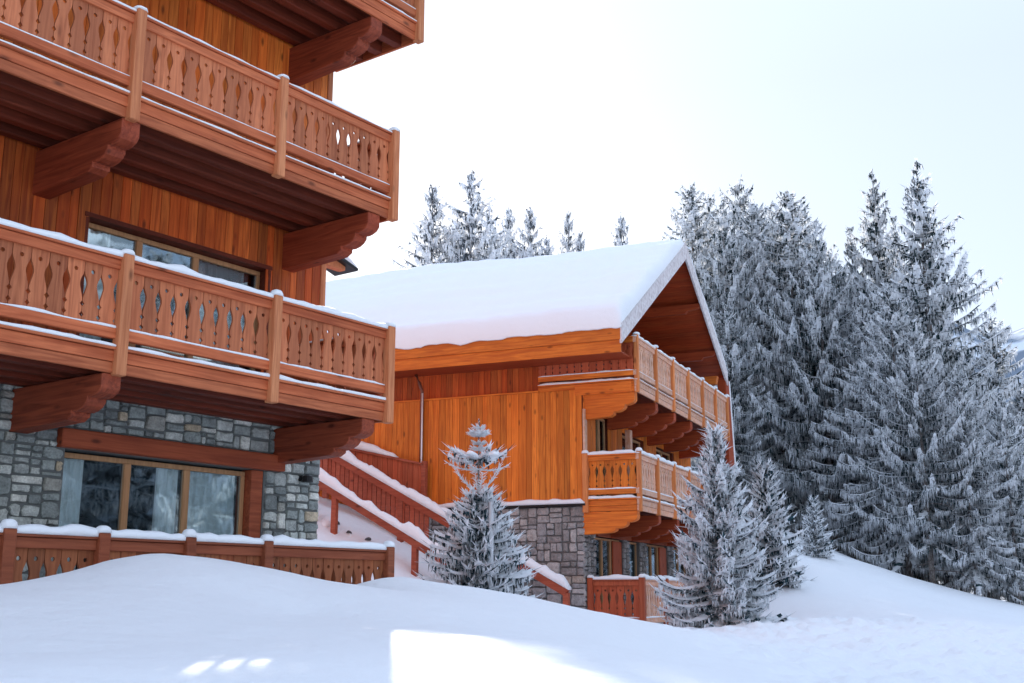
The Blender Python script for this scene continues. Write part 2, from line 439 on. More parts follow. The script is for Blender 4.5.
# distant mountain at the right
mb = MB(); nA_, nR = 150, 20
for j in range(nR):
    for i in range(nA_):
        az = R(8 + 135 * i / (nA_ - 1)); rr = 1000 + 900 * j / (nR - 1)
        t = j / (nR - 1)
        top = 480 + 190 * noise.noise(Vector((az * 3.2, 1.3, 0))) + 60 * noise.noise(Vector((az * 11, 4, 0)))
        top += 170 * max(0, min(1, (az - R(45)) / R(25)))
        z = -30 + (top + 30) * sin(pi * min(1, t * 1.05) * .5) ** 1.3 + 45 * noise.noise(Vector((az * 14, t * 5, 2))) * t * (1 - t) * 2
        mb.v.append((rr * sin(az), rr * cos(az), z))
for j in range(nR - 1):
    for i in range(nA_ - 1):
        mb.f.append((j * nA_ + i, j * nA_ + i + 1, (j + 1) * nA_ + i + 1, (j + 1) * nA_ + i)); mb.m.append(0)
MOUNT, nt_, b_m = newmat('mountain_snow')
tc_ = nt_.nodes.new('ShaderNodeTexCoord'); nn_ = nt_.nodes.new('ShaderNodeTexNoise'); nn_.inputs['Scale'].default_value = .009; nn_.inputs['Detail'].default_value = 9
nt_.links.new(tc_.outputs['Object'], nn_.inputs['Vector']); sx_ = nt_.nodes.new('ShaderNodeSeparateXYZ'); nt_.links.new(tc_.outputs['Object'], sx_.inputs[0])
fo_ = mth(nt_, 'ADD', nn_.outputs[0], mrange(nt_, sx_.outputs[2], 120, 420, .22, -.08))
nt_.links.new(mixc(nt_, mrange(nt_, fo_, .50, .58), (.72, .76, .82), (.17, .21, .27)), b_m.inputs['Base Color']); b_m.inputs['Roughness'].default_value = .9  # dark patches softened towards blue, distance haze put into their colour
tag(mb.build('mountain', MOUNT, smooth=True), kind='structure')

# ------------------------------------------------------------------ building pieces
def RZ(a): return Matrix.Rotation(a, 4, 'Z')
def T(x, y, z): return Matrix.Translation((x, y, z))

def baluster_mesh(w, h, th, mat, name='baluster'):
    """ornate cut-out board: a round hole in the head, keyhole waist, two nicks low on each edge"""
    g = .004; hw = w / 2 - g
    # half width as a fraction, measured from the top (t=0) to the bottom (t=1)
    prof = [(0, 1), (.17, 1), (.22, .93), (.29, .70), (.35, .58), (.40, .58), (.48, .72), (.56, .88), (.61, .97), (.655, .99), (.70, .74), (.745, .99), (.76, 1), (.82, 1), (.83, .99), (.872, .75), (.915, .99), (.93, 1), (1, 1)]
    hr = .026; hz = -.115 * h / .72
    me = MB()
    for sx in (1, -1):
        out = [(sx * hw * f, -t * h) for t, f in prof]
        inner = [(0, -h), (0, hz - hr)]
        arc = [(sx * hr * sin(a), hz - hr * cos(a)) for a in [pi * k / 6 for k in range(1, 6)]]
        inner += arc + [(0, hz + hr), (0, 0)]
        # split into convex-ish strips: triangulate by levels for reliability
        me.prism(out + inner, 'y', 0, th)
    m_ = me.mesh(name, mat)
    import bmesh
    bm = bmesh.new(); bm.from_mesh(m_)
    bmesh.ops.remove_doubles(bm, verts=bm.verts, dist=1e-5)
    # drop the inner shared faces on the centre line
    dele = [f for f in bm.faces if all(abs(v.co.x) < 1e-5 for v in f.verts)]
    bmesh.ops.delete(bm, geom=dele, context='FACES')
    bmesh.ops.triangulate(bm, faces=[f for f in bm.faces if len(f.verts) > 4])
    bmesh.ops.recalc_face_normals(bm, faces=bm.faces)
    bm.to_mesh(m_); bm.free()
    return m_

BAL = {}
def rail_run(part, p0, p1, zb, posts, mats, snow=1.0, fascia=True, indiv=True, pitch=.215, skip_ends=(0, 0), h_tot=1.40, seed=1, postname='post', lowsnow=1.0, cap=True, pw=.07):
    """railing from p0 to p1 (xy in the part's frame), inward is to the left of the run.
    posts: positions along the run. mats = (rail, post, baluster)"""
    mr, mp, mbal = mats
    dx, dy = p1[0] - p0[0], p1[1] - p0[1]
    Ln = sqrt(dx * dx + dy * dy); a = atan2(dy, dx)
    M = T(p0[0], p0[1], zb) @ RZ(a)
    def B(mbx, *a_, **k): mbx.box(*a_, M=M, **k)
    a0, a1 = skip_ends
    if fascia:
        f = MB()
        B(f, a0, Ln - a1, -.015, .03, 0, .128, bev=.006)
        B(f, a0, Ln - a1, -.025, .03, .134, .268, bev=.006)
        B(f, a0, Ln - a1, -.055, .12, .274, .308, bev=.005)
        f.build('fascia', mr, part)
        if lowsnow:
            s_ = MB(); s_.snow(M @ Vector((a0, .0, .308)), M @ Vector((Ln - a1, .0, .308)), .12, .055 * lowsnow, seed=seed, amp=.35)
            s_.build('snow_cap', SNOW, part, smooth=True)
    f = MB()
    B(f, a0, Ln - a1, -.03, .06, .41, .535, bev=.008)
    f.build('bottom_rail', mr, part)
    if lowsnow:
        s_ = MB(); s_.snow(M @ Vector((a0, -.012, .535)), M @ Vector((Ln - a1, -.012, .535)), .034, .03 * lowsnow, seed=seed + 3, amp=.5)
        s_.build('snow_cap', SNOW, part, smooth=True)
    f = MB()
    B(f, a0, Ln - a1, -.035, .07, h_tot - .15, h_tot - .035, bev=.006)
    B(f, a0, Ln - a1, -.06, .10, h_tot - .032, h_tot, bev=.006)
    f.build('handrail', mr, part)
    if snow:
        s_ = MB(); s_.snow(M @ Vector((a0, .02, h_tot)), M @ Vector((Ln - a1, .02, h_tot)), .165, .085 * snow, seed=seed + 9, amp=.42)
        s_.build('snow_cap', SNOW, part, smooth=True)
    for k, t in enumerate(posts):
        f = MB(); B(f, t - pw, t + pw, -.035 - pw, .035, -.03, h_tot + .045, bev=.012)
        po = f.build(postname, mp, part)
        if snow:
            s_ = MB(); c = M @ Vector((t, -.035, h_tot + .045)); s_.dome(c, .088, .088, .085 * (snow ** .5) * U(.8, 1.15), seed=k + seed)
            s_.build('snow_cap', SNOW, po, smooth=True)
    # balusters between posts
    ps = sorted(posts)
    if not ps or ps[0] > a0 + .3: ps = [a0 - .07] + ps
    if ps[-1] < Ln - a1 - .3: ps = ps + [Ln - a1 + .07]
    hb = h_tot - .15 - .535 + .02
    for q0, q1 in zip(ps[:-1], ps[1:]):
        lo, hi = q0 + .07, q1 - .07
        n = max(1, round((hi - lo) / pitch)); w = (hi - lo) / n
        key = (round(w, 3), round(hb, 3), mbal.name)
        if key not in BAL: BAL[key] = baluster_mesh(w, hb, .03, mbal)
        if indiv:
            for i in range(n):
                o = link(bpy.data.objects.new('baluster', BAL[key]), part)
                o.matrix_local = M @ T(lo + w * (i + .5), .002 + U(-.003, .003), .535 + hb - .008)
        else:
            src = BAL[key]
            pm = MB(); vs0 = [v.co.copy() for v in src.vertices]; fs0 = [tuple(p.vertices) for p in src.polygons]
            for i in range(n):
                MM = M @ T(lo + w * (i + .5), .002 + U(-.003, .003), .535 + hb - .008)
                pm.add([MM @ v for v in vs0], fs0)
            pm.build('baluster_panel', mbal, part)
    return M

def bracket(parent, x0, x1, y_wall, y_tip, ztop, mat, h=.62, name='bracket'):
    """stepped console beam carrying a balcony, along y"""
    Ly = y_wall - y_tip; k = h / .62
    def S(u, d): return (y_tip + u, ztop - d * k)
    poly = [S(0, 0), S(0, .20), S(.05, .26), S(.13, .295), S(.21, .31), S(.26, .30), S(.26, .35), S(.31, .41), S(.39, .45), S(.49, .47), S(.56, .46), S(.56, .52), S(.66, .575), (y_wall, ztop - h), (y_wall, ztop)]
    mb = MB(); mb.prism(poly, 'x', x0, x1)
    o = mb.build(name, mat, parent)
    bv = o.modifiers.new('Bevel', 'BEVEL'); bv.width = .012; bv.segments = 1; bv.limit_method = 'ANGLE'
    return o

def planks(mb, u0, u1, z0, z1, plane, face, holes=(), w=.15, th=.024, seed=0, horizontal=False, flip=1):
    """vertical boards on a wall. plane 'y' -> wall at y=face with x running; 'x' -> wall at x=face with y running; outer side is the lower coordinate"""
    r = random.Random(seed)
    u = u0
    while u < u1 - .01:
        ww = min(w * r.uniform(.8, 1.25), u1 - u)
        if u1 - (u + ww) < .05: ww = u1 - u
        segs = [(z0, z1)]
        for (a, b, c, d) in holes:
            if u + ww * .5 > a and u + ww * .5 < b:
                ns = []
                for s0, s1 in segs:
                    if d <= s0 or c >= s1: ns.append((s0, s1))
                    else:
                        if c > s0: ns.append((s0, c))
                        if d < s1: ns.append((d, s1))
                segs = ns
        off = r.uniform(0, .006)
        for s0, s1 in segs:
            if plane == 'y': mb.box(u + .003, u + ww - .003, face - th - off, face, s0, s1, bev=.006)
            else: mb.box(face - th - off, face, u + .003, u + ww - .003, s0, s1, bev=.006)
        u += ww

def stones(mb, rects, plane, face, size=.34, depth=.05, seed=0, gap=.014):
    """squared rubble: each stone its own chamfered block"""
    r = random.Random(seed)
    def put(u0, u1, z0, z1):
        gg = gap * r.uniform(.6, 1.5)
        u0 += gg; u1 -= gg; z0 += gg; z1 -= gg
        if u1 - u0 < .02 or z1 - z0 < .02: return
        c = min(u1 - u0, z1 - z0) * r.uniform(.06, .2)
        j = min(.02, c)
        out = []
        for (x, z) in [(u0 + c, z0), ((u0 + u1) / 2, z0), (u1 - c, z0), (u1, z0 + c), (u1, (z0 + z1) / 2), (u1, z1 - c), (u1 - c, z1), ((u0 + u1) / 2, z1), (u0 + c, z1), (u0, z1 - c), (u0, (z0 + z1) / 2), (u0, z0 + c)]:
            out.append((x + r.uniform(-j, j) * .7, z + r.uniform(-j, j) * .7))
        cx = (u0 + u1) / 2; cz = (z0 + z1) / 2; d = depth * r.uniform(.55, 1.2); n = len(out)
        rings = [(1, .0), (1, d * .55), (.93, d * .9), (.55, d * 1.05)]
        vs = []; fs = []
        for s_, dd in rings:
            for (x, z) in out:
                xx = cx + (x - cx) * s_; zz = cz + (z - cz) * s_; y = face - dd - (r.uniform(-.006, .006) if s_ < 1 else 0)
                vs.append((xx, y, zz) if plane == 'y' else (y, xx, zz))
        for k in range(len(rings) - 1):
            for i in range(n):
                fs.append((k * n + i, k * n + (i + 1) % n, (k + 1) * n + (i + 1) % n, (k + 1) * n + i))
        y = face - d * 1.07
        vs.append((cx, y, cz) if plane == 'y' else (y, cx, cz))
        b_ = (len(rings) - 1) * n
        for i in range(n): fs.append((b_ + i, b_ + (i + 1) % n, len(vs) - 1))
        mb.add(vs, fs)
    def split(u0, u1, z0, z1, s_):
        w, h = u1 - u0, z1 - z0
        tw = s_ * r.uniform(.7, 1.5); thh = s_ * r.uniform(.38, 1.0)
        if w > tw and w / h > .9:
            k = u0 + w * r.uniform(.32, .68); split(u0, k, z0, z1, s_); split(k, u1, z0, z1, s_)
        elif h > thh:
            k = z0 + h * r.uniform(.32, .68); split(u0, u1, z0, k, s_); split(u0, u1, k, z1, s_)
        elif w > tw * 1.3:
            k = u0 + w * r.uniform(.35, .65); split(u0, k, z0, z1, s_); split(k, u1, z0, z1, s_)
        else: put(u0, u1, z0, z1)
    for (a, b, c, d) in rects: split(a, b, c, d, size)

def window(parent, u0, u1, z0, z1, face, mull, plane='y', rec=.1, fw=.07, curtains=(), fmat=frameW, room=1.2, bottom=True):
    """frame with mullions, a pane in each light, folded curtains, dark room behind"""
    M = Matrix.Identity(4) if plane == 'y' else Matrix(((0, 1, 0, 0), (1, 0, 0, 0), (0, 0, 1, 0), (0, 0, 0, 1)))
    f = MB(); y0, y1 = face + rec, face + rec + .07
    f.box(u0, u1, y0, y1, z1 - fw, z1, bev=.008, M=M)
    if bottom: f.box(u0, u1, y0, y1, z0, z0 + fw, bev=.008, M=M)
    zl = z0 + fw if bottom else z0
    f.box(u0, u0 + fw, y0 + .001, y1 - .001, zl, z1 - fw, bev=.008, M=M); f.box(u1 - fw, u1, y0 + .001, y1 - .001, zl, z1 - fw, bev=.008, M=M)
    edges = [u0 + fw]
    for mu in mull:
        f.box(mu - fw * .75, mu + fw * .75, y0 - .012, y1 - .012, zl, z1 - fw, bev=.008, M=M); edges += [mu - fw * .75, mu + fw * .75]
    edges.append(u1 - fw)
    fo = f.build('window', fmat, parent)
    for a, b in zip(edges[::2], edges[1::2]):
        g = MB(); g.box(a, b, y0 + .03, y0 + .036, zl, z1 - fw, M=M); g.build('pane', GLASS, fo)
    for a, b in curtains:
        g = MB(); n = max(8, int((b - a) / .012)); vs = []; fs = []
        zr = [z0 + .02 + (z1 - z0 - fw) * k / 5 for k in range(6)]
        for i in range(n + 1):
            u = a + (b - a) * i / n
            for k, z in enumerate(zr):
                y = y1 + .06 + .030 * sin(u * 55 + 1.5 * sin(u * 9) + .3 * k) + .012 * sin(u * 131)
                vs.append((u, y, z))
        for i in range(n):
            for k in range(5): fs.append((i * 6 + k, i * 6 + 6 + k, i * 6 + 7 + k, i * 6 + k + 1))
        if plane == 'x': vs = [(y, x, z) for x, y, z in vs]
        g.add(vs, fs); g.build('curtain', CURT, fo, smooth=True, fix=False)
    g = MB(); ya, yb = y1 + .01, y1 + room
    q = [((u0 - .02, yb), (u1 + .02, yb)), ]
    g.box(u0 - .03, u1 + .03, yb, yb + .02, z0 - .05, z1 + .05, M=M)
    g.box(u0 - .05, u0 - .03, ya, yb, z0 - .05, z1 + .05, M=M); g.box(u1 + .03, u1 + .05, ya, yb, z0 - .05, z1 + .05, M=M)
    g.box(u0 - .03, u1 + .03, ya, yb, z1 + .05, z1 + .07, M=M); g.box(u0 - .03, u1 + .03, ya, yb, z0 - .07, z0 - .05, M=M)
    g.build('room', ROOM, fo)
    return fo

# ------------------------------------------------------------------ chalet A (left)
azA = atan2(.592044, .805905)   # facade runs away to the right
rotA = pi / 2 - azA
PA = (-1.845, 16.933, 0)
A = empty('chalet', PA, rotA, 'tall wooden chalet at the left with carved balconies over a grey stone ground floor', 'chalet')
YW = 1.9
XL, XR = -15.0, .36

# balconies
LV = [(2.53, [-11.8, -9.45, -7.1, -4.72, -2.35, -.07], -.0), (5.70, [-11.9, -9.55, -7.2, -4.80, -2.42, -.07], 0.), (8.93, [-11.4, -9.0, -6.6, -4.2, -1.85, .46], .53)]
for li, (zb, posts, xe) in enumerate(LV):
    bal = MB()
    # deck boards on joists running along the facade
    u = .03
    while u < YW - .02:
        w_ = min(.14, YW - .01 - u); bal.box(XL, xe - .02, u, u + w_ - .006, zb + .215, zb + .245); u += w_
    bo = bal.build('balcony', darkX, A)
    for yj in (.42, .86, 1.30, 1.72):
        j = MB(); j.box(XL, xe - .03, yj - .075, yj + .075, zb + .02, zb + .212, bev=.008); j.build('joist', darkX, bo)
    r0 = XL
    rail_run(bo, (r0, 0), (xe, 0), zb, [p - r0 for p in posts], (railX, postW, balW), snow=[1.0, .55, .5][li], seed=11 + li * 5, lowsnow=[.9, .7, .5][li], indiv=False) if False else None
    x_in = -7.4 if li < 2 else -2.2      # balusters left of this stay out of the frame
    vis = [p for p in posts if p > x_in]
    rail_run(bo, (vis[0] - .07, 0), (xe, 0), zb, [p - vis[0] + .07 for p in vis], (railX, postW, balW), snow=[1.0, .5, .45][li], seed=11 + li * 5, lowsnow=[.9, .55, .5][li])
    rest = [p for p in posts if p <= x_in]
    rail_run(bo, (r0, 0), (vis[0] - .075, 0), zb, [p - r0 for p in rest], (railX, postW, balW), snow=[1.0, .5, .45][li], seed=41 + li * 5, lowsnow=.6, indiv=False)
    # return at the far end
    rail_run(bo, (xe - .035, .04), (xe - .035, YW + (.0 if xe < .2 else .0)), zb, [], (railY, postW, balW), snow=.5, seed=71 + li, lowsnow=0, indiv=False)
    # consoles
    for xb in ((-9.2, -4.90, -.56) if li < 2 else (-9.3, -5.0, -.62)):
        bracket(A, xb, xb + .26, YW, .005, zb - .004, darkY, h=.60 if li else .54)

# walls
rectM = (-4.06, -.83, 2.80, 5.08)
wp = MB(); planks(wp, XL, XR - .07, 2.76, 5.915, 'y', YW, holes=[rectM], w=.16, seed=3)
wall2 = wp.build('wood_wall', wallA, A)
wp = MB(); planks(wp, XL, XR - .07, 5.95, 9.14, 'y', YW, w=.16, seed=5); planks(wp, XL, XR - .07, 9.18, 12.4, 'y', YW, w=.16, seed=6)
wp.build('wood_wall', wallA3, A)
# solid core with openings
co = MB()
D = 11.0
def core_front(mbx, x0, x1, z0, z1, hole=None):
    if hole is None: mbx.box(x0, x1, YW, YW + .25, z0, z1); return
    a, b, c, d = hole
    mbx.box(x0, a, YW, YW + .25, z0, z1); mbx.box(b, x1, YW, YW + .25, z0, z1); mbx.box(a, b, YW, YW + .25, d, z1)
    if c > z0: mbx.box(a, b, YW, YW + .25, z0, c)
core_front(co, XL, XR, 2.75, 5.9, rectM); core_front(co, XL, XR, 5.91, 12.4)
co.box(XR - .25, XR, YW + .251, D, 2.47, 12.4); co.box(XL, XL + .25, YW + .251, D, -1, 12.4); co.box(XL, XR, D, D + .2, -1, 12.4)
co.build('wall_core', darkX, A)
cp = MB(); cp.box(XR - .07, XR + .05, YW - .04, YW + .09, 2.50, 12.4, bev=.01); cp.box(XR + .001, XR + .05, YW + .1, D, 2.5, 12.4)
cp.build('corner_board', postW, A)
co = MB()
hs = (-4.10, -.72, -.6, 1.86)
core_front(co, XL, .44, -1.0, 2.465, hs); co.box(XL, .40, YW + .001, YW + .2, 2.47, 2.745); co.box(.19, .44, YW + .251, D, -1, 2.46)
co.build('stone_backing', MORTAR, A)
st = MB()
stones(st, [(XL + 8, -4.12, -.5, 1.86), (XL + 8, -4.24, 1.86, 2.74), (-4.24, -.38, 2.13, 2.74), (-.70, .44, -.5, 1.86), (-.38, .44, 1.86, 2.74)], 'y', YW, size=.34, seed=12)
st.build('stone_wall', STONE_A, A)
se = MB()
stones(se, [(-(YW + 3.5), -YW, -.5, 2.46)], 'x', 0, size=.4, seed=15)
se.v = [(.44 - v[0] + .0, -v[1], v[2]) for v in se.v]
se.build('stone_wall', STONE_A, A)
lb = MB(); lb.box(-4.23, -.39, YW - .13, YW + .1, 1.865, 2.11, bev=.015); lb.build('lintel_beam', lintW, A)
# windows
window(A, -4.05, -.84, 2.80, 5.02, YW, [-3.10, -2.10], rec=.16, curtains=[(-3.97, -3.50), (-2.02, -1.08)])
rv = MB(); rv.box(-4.10, -4.052, YW - .035, YW + .24, 2.80, 5.02, bev=.006); rv.box(-.838, -.79, YW - .035, YW + .24, 2.80, 5.02, bev=.006); rv.box(-4.12, -.77, YW - .045, YW + .24, 5.025, 5.09, bev=.006)
rv.build('window_surround', darkX, A)
window(A, -4.09, -.96, -.55, 1.83, YW, [-3.04, -2.04], rec=.14, curtains=[(-4.02, -3.62), (-2.48, -2.12), (-1.96, -1.04)])
rv = MB(); rv.box(-.955, -.725, YW - .0, YW + .24, -.55, 1.855, bev=.01); rv.build('window_surround', lintW, A)
# roof, above the frame
rf = MB(); e0 = -.9
rf.prism([(e0 - .2, 12.0), (e0 - .2, 12.22), (5.8, 15.9), (12.4, 12.22), (12.4, 12.0), (5.8, 15.66)], 'x', XL - 1, 1.5)
ro = rf.build('roof', darkX, A)
rf = MB(); rf.prism([(e0 - .24, 12.24), (e0 - .2, 12.55), (5.8, 16.3), (12.4, 12.55), (12.44, 12.24), (5.8, 15.92)], 'x', XL - 1, 1.48)
rf.build('snow_cap', ROOFSNOW, ro)
gb = MB(); gb.prism([(YW, 12.4), (5.8, 15.3), (D, 12.4)], 'x', XR - .2, XR - .01); gb.build('gable_wall', wallA3, A)
# small snow-laden eave piece sticking out behind the corner, with its rafter end
ev = MB(); ev.box(.42, .86, 1.86, 2.02, 5.40, 5.58, bev=.015); evo = ev.build('rafter_end', postW, A)
ev = MB(); ev.box(.50, 1.06, 1.74, 2.3, 5.585, 5.64, bev=.01, M=T(.43, 0, 5.585) @ Matrix.Rotation(R(16), 4, 'Y') @ T(-.43, 0, -5.585)); ev.build('eave_board', METAL, evo)
ev = MB(); ev.snow((.52, 2.0, 5.60), (1.04, 2.0, 5.46), .45, .20, seed=4); ev.build('snow_cap', SNOW, evo, smooth=True)
# wall lamp
wl = empty('wall_lamp', (0, 0, 0), 0, 'small round black wall lamp on the grey stone pier', 'lamp')
wl.location = Vector(PA) + RZ(rotA) @ Vector((.02, YW - .06, 1.80)); wl.rotation_euler = (0, 0, rotA)
m_ = MB(); m_.tube([(0, .05, 0), (0, -.02, 0)], [.05, .045], 12); m_.tube([(0, -.02, 0), (0, -.10, .02), (0, -.12, .0)], .012, 6); m_.build('lamp_arm', METAL, wl, smooth=False)
m_ = MB(); m_.tube([(0, -.12, .05), (0, -.12, .02), (0, -.12, -.07)], [.04, .08, .095], 14); m_.build('lamp_shade', METAL, wl)

# terrace fence in front of the ground floor
tf = empty('terrace_fence', PA, rotA, 'snow-topped carved terrace fence half buried in the drift before the ground floor', 'fence')
fp = [-9.5, -8.3, -7.1, -5.90, -4.76, -3.56, -2.32, .02]
x0 = -9.6
for (lo, hi, pst) in [(-9.6, .05, fp)]:
    rail_run(tf, (lo, 0), (hi, 0), -.78, [p - lo for p in pst], (fenceX, fenceX, fenceW), snow=1.15, fascia=False, seed=91, lowsnow=0, h_tot=1.42, postname='post', pitch=.2)
rail_run(tf, (.02, .04), (.02, YW - .1), -.78, [], (fenceX, fenceX, fenceW), snow=1.0, fascia=False, seed=95, lowsnow=0, h_tot=1.42)

# ------------------------------------------------------------------ chalet B (centre)
azG = R(23.302)
rotB = pi / 2 - azG
PB = (3.079, 28.0, 0)
B_ = empty('chalet', PB, rotB, 'lower orange timber chalet in the middle with a thick snow-covered gable roof', 'chalet')
XB1 = 10.6     # gable width
YB0, YB1 = 1.4, 17.0
SL = .60; PKX, PKZ = 5.45, 10.33
def roofz(x): return PKZ - SL * abs(x - PKX)
# long wall (x = 0): lower boards stand proud of the upper ones
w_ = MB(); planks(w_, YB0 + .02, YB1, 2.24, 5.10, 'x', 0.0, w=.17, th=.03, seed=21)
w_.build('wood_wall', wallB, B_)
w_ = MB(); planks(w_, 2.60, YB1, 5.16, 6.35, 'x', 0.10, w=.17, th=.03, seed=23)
w_.build('wood_wall', wallBshade, B_)
w_ = MB(); w_.box(-.035, .1, YB0 + 1.2, YB1, 5.105, 5.15, bev=.006); w_.build('belt_board', beamBY, B_)
w_ = MB(); w_.box(-.04, .14, YB0 - .061, YB0 - .001, 2.22, 4.60, bev=.008)
w_.build('corner_board', frostRail, B_)
w_ = MB()
w_.box(.101, .3, 2.6, YB1, 5.1, 6.6); w_.box(.001, .3, YB0 + .001, YB1, 2.2, 5.1); w_.box(.3, XB1, YB1 - .2, YB1, -1.2, 6.6); w_.box(XB1 - .2, XB1, YB0, YB1 - .2, -1.2, 7.3)
w_.build('wall_core', darkX, B_)
# gable wall middle storey with window, ground storey openings
w_ = MB(); planks(w_, .0, XB1, 2.3, 5.0, 'y', YB0, holes=[(.85, 2.0, 1.0, 4.62), (3.2, 5.2, 1.0, 4.4), (6.4, 8.4, 1, 4.4)], w=.2, seed=31)
w_.build('wood_wall', wallB, B_)
w_ = MB()
for a, b in ((.3, .85), (2.0, 3.2), (5.2, 6.4), (8.4, XB1 - .2)): w_.box(a, b, YB0 + .002, YB0 + .22, 2.2, 5.1)
for a, b, c in ((.85, 2.0, 4.62), (3.2, 5.2, 4.4), (6.4, 8.4, 4.4)): w_.box(a, b, YB0 + .002, YB0 + .22, c, 5.1)
w_.build('wall_core', darkX, B_)
window(B_, .86, 1.99, 2.3, 4.60, YB0, [1.45], rec=.08, curtains=[(.95, 1.35)], room=1.0)
window(B_, 3.22, 5.18, 2.3, 4.38, YB0, [4.2], rec=.08, room=1.0)
window(B_, 6.42, 8.38, 2.3, 4.38, YB0, [7.4], rec=.08, room=1.0)
w_ = MB(); w_.box(2.35, 2.55, YB0 - .5, YB0 - .35, 2.3, 4.35, bev=.01); w_.build('post', frostRail, B_)
# upper storey wall is set back behind the loggia
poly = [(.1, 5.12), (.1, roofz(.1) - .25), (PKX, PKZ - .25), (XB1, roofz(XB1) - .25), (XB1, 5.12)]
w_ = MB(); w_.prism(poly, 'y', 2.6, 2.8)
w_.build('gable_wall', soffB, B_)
for a, b in ((1.2, 3.2), (4.4, 6.4)):
    w_ = MB(); w_.box(a, b, 2.55, 2.59, 5.2, 7.3, bev=.01); w_.build('shutter', darkX, B_)
# stone base
w_ = MB(); w_.box(.05, .35, YB0 + .05, YB1, -1.2, 2.16)
GP = [(.0, .90), (3.15, 3.75), (4.70, 5.4), (7.6, 8.3), (10.0, XB1)]
for a, b in GP: w_.box(max(a, .05) + .02, b - .02, YB0 + .05, YB0 + .35, -1.2, 1.62)
w_.box(.36, XB1, YB0 + .06, YB0 + .36, 1.63, 2.17)
w_.build('stone_backing', MORTB, B_)
st = MB(); stones(st, [(YB0, 9.0, -.9, 2.16)], 'x', .05, size=.42, depth=.06, seed=40)
st.build('stone_wall', STONE_B, B_)
for k, (a, b) in enumerate(GP):
    st = MB(); stones(st, [(a, b, -.9, 1.62)], 'y', YB0 + .05, size=.34, seed=44 + k); st.build('stone_pillar', STONE_B, B_)
w_ = MB(); w_.box(-.09, .04, YB0 - .06, 9.0, 2.165, 2.22, bev=.01); so = w_.build('ledge', METAL, B_)
w_ = MB(); w_.snow((-.06, YB0 - .04, 2.22), (-.06, 9.0, 2.22), .17, .12, seed=51); w_.build('snow_cap', SNOW, so, smooth=True)
w_ = MB(); w_.box(.9, XB1, YB0 - .05, YB0 + .05, 1.46, 1.62, bev=.01); w_.build('lintel_beam', lintW, B_)
window(B_, .91, 3.14, -.72, 1.45, YB0, [1.65, 2.35], rec=.12, fw=.055, room=1.2)
window(B_, 3.76, 4.69, -.72, 1.45, YB0, [], rec=.12, fw=.055, room=1.2)
window(B_, 5.41, 7.59, -.72, 1.45, YB0, [6.1, 6.8], rec=.12, fw=.055, room=1.2)
window(B_, 8.31, 9.99, -.72, 1.45, YB0, [9.1], rec=.12, fw=.055, room=1.2)
for a, b in ((2.42, 3.13), (6.86, 7.55)):
    w_ = MB(); w_.box(a, b, YB0 + .06, YB0 + .11, -.7, 1.40, bev=.01); w_.build('door', redW, B_)

# balconies of B
for li, (zb, xe, dep) in enumerate([(2.02, 9.6, 1.4), (4.97, 10.2, 2.6)]):
    bal = MB(); u = .05
    while u < dep - .02:
        ww = min(.14, dep - .02 - u); bal.box(.03, xe - .02, u, u + ww - .006, zb + .215, zb + .245); u += ww
    bo = bal.build('balcony', darkX, B_)
    n = 6
    ps = [.06 + (xe - .13) * k / (n if li else 6) for k in range(7)]
    rail_run(bo, (0, 0), (xe, 0), zb, ps, (frostRailX, postB, frostRail), snow=[1.1, .9][li], seed=120 + li, indiv=False, pw=.05, lowsnow=[1, .5][li], pitch=.2)
    ey = YB0 if li == 0 else 2.62
    rail_run(bo, (.03, ey), (.03, .04), zb, [.05] if li == 0 else [], (beamBY if li == 0 else beamBY, postB, wallB if li == 0 else redW), snow=[1.1, 0][li], seed=130 + li, indiv=False, lowsnow=[1.2, 1][li], pitch=.2, fascia=True)
    rail_run(bo, (xe - .03, .04), (xe - .03, dep), zb, [], (railY, postB, frostRail), snow=.8, seed=140 + li, indiv=False, lowsnow=0, pitch=.2)
    for k, xb in enumerate([.03, 1.9, 3.7, 5.5, 7.3, 9.1]):
        bracket(B_, xb, xb + .24, YB0 - (.0 if k else -.05), .04, zb - .004, beamBY if k == 0 else soffB, h=.64 if li else .56)
w_ = MB(); w_.box(-.05, .02, .1, 1.6, 4.95, 5.23, bev=.01); w_.build('fascia', beamBY, B_)

# roof
rt = .16
def slab(x0, x1, y0, y1, name='roof'):
    mbx = MB()
    mbx.prism([(x0, roofz(x0) - rt), (x0, roofz(x0)), (PKX, PKZ), (x1, roofz(x1)), (x1, roofz(x1) - rt), (PKX, PKZ - rt)], 'y', y0, y1)
    return mbx
EX0, EX1, RY0 = -1.04, 10.5, 0.04
rb = slab(EX0 + .03, EX1, RY0, YB1 + .8)
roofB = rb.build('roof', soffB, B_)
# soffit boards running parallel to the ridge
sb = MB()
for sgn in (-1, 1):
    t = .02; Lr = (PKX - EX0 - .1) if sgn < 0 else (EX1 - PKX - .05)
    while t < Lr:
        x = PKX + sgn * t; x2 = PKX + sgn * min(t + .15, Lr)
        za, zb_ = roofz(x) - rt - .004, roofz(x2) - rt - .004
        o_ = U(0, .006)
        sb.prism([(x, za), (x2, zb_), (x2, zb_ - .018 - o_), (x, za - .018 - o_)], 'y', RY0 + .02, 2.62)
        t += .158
sb.build('soffit', soffB, roofB)
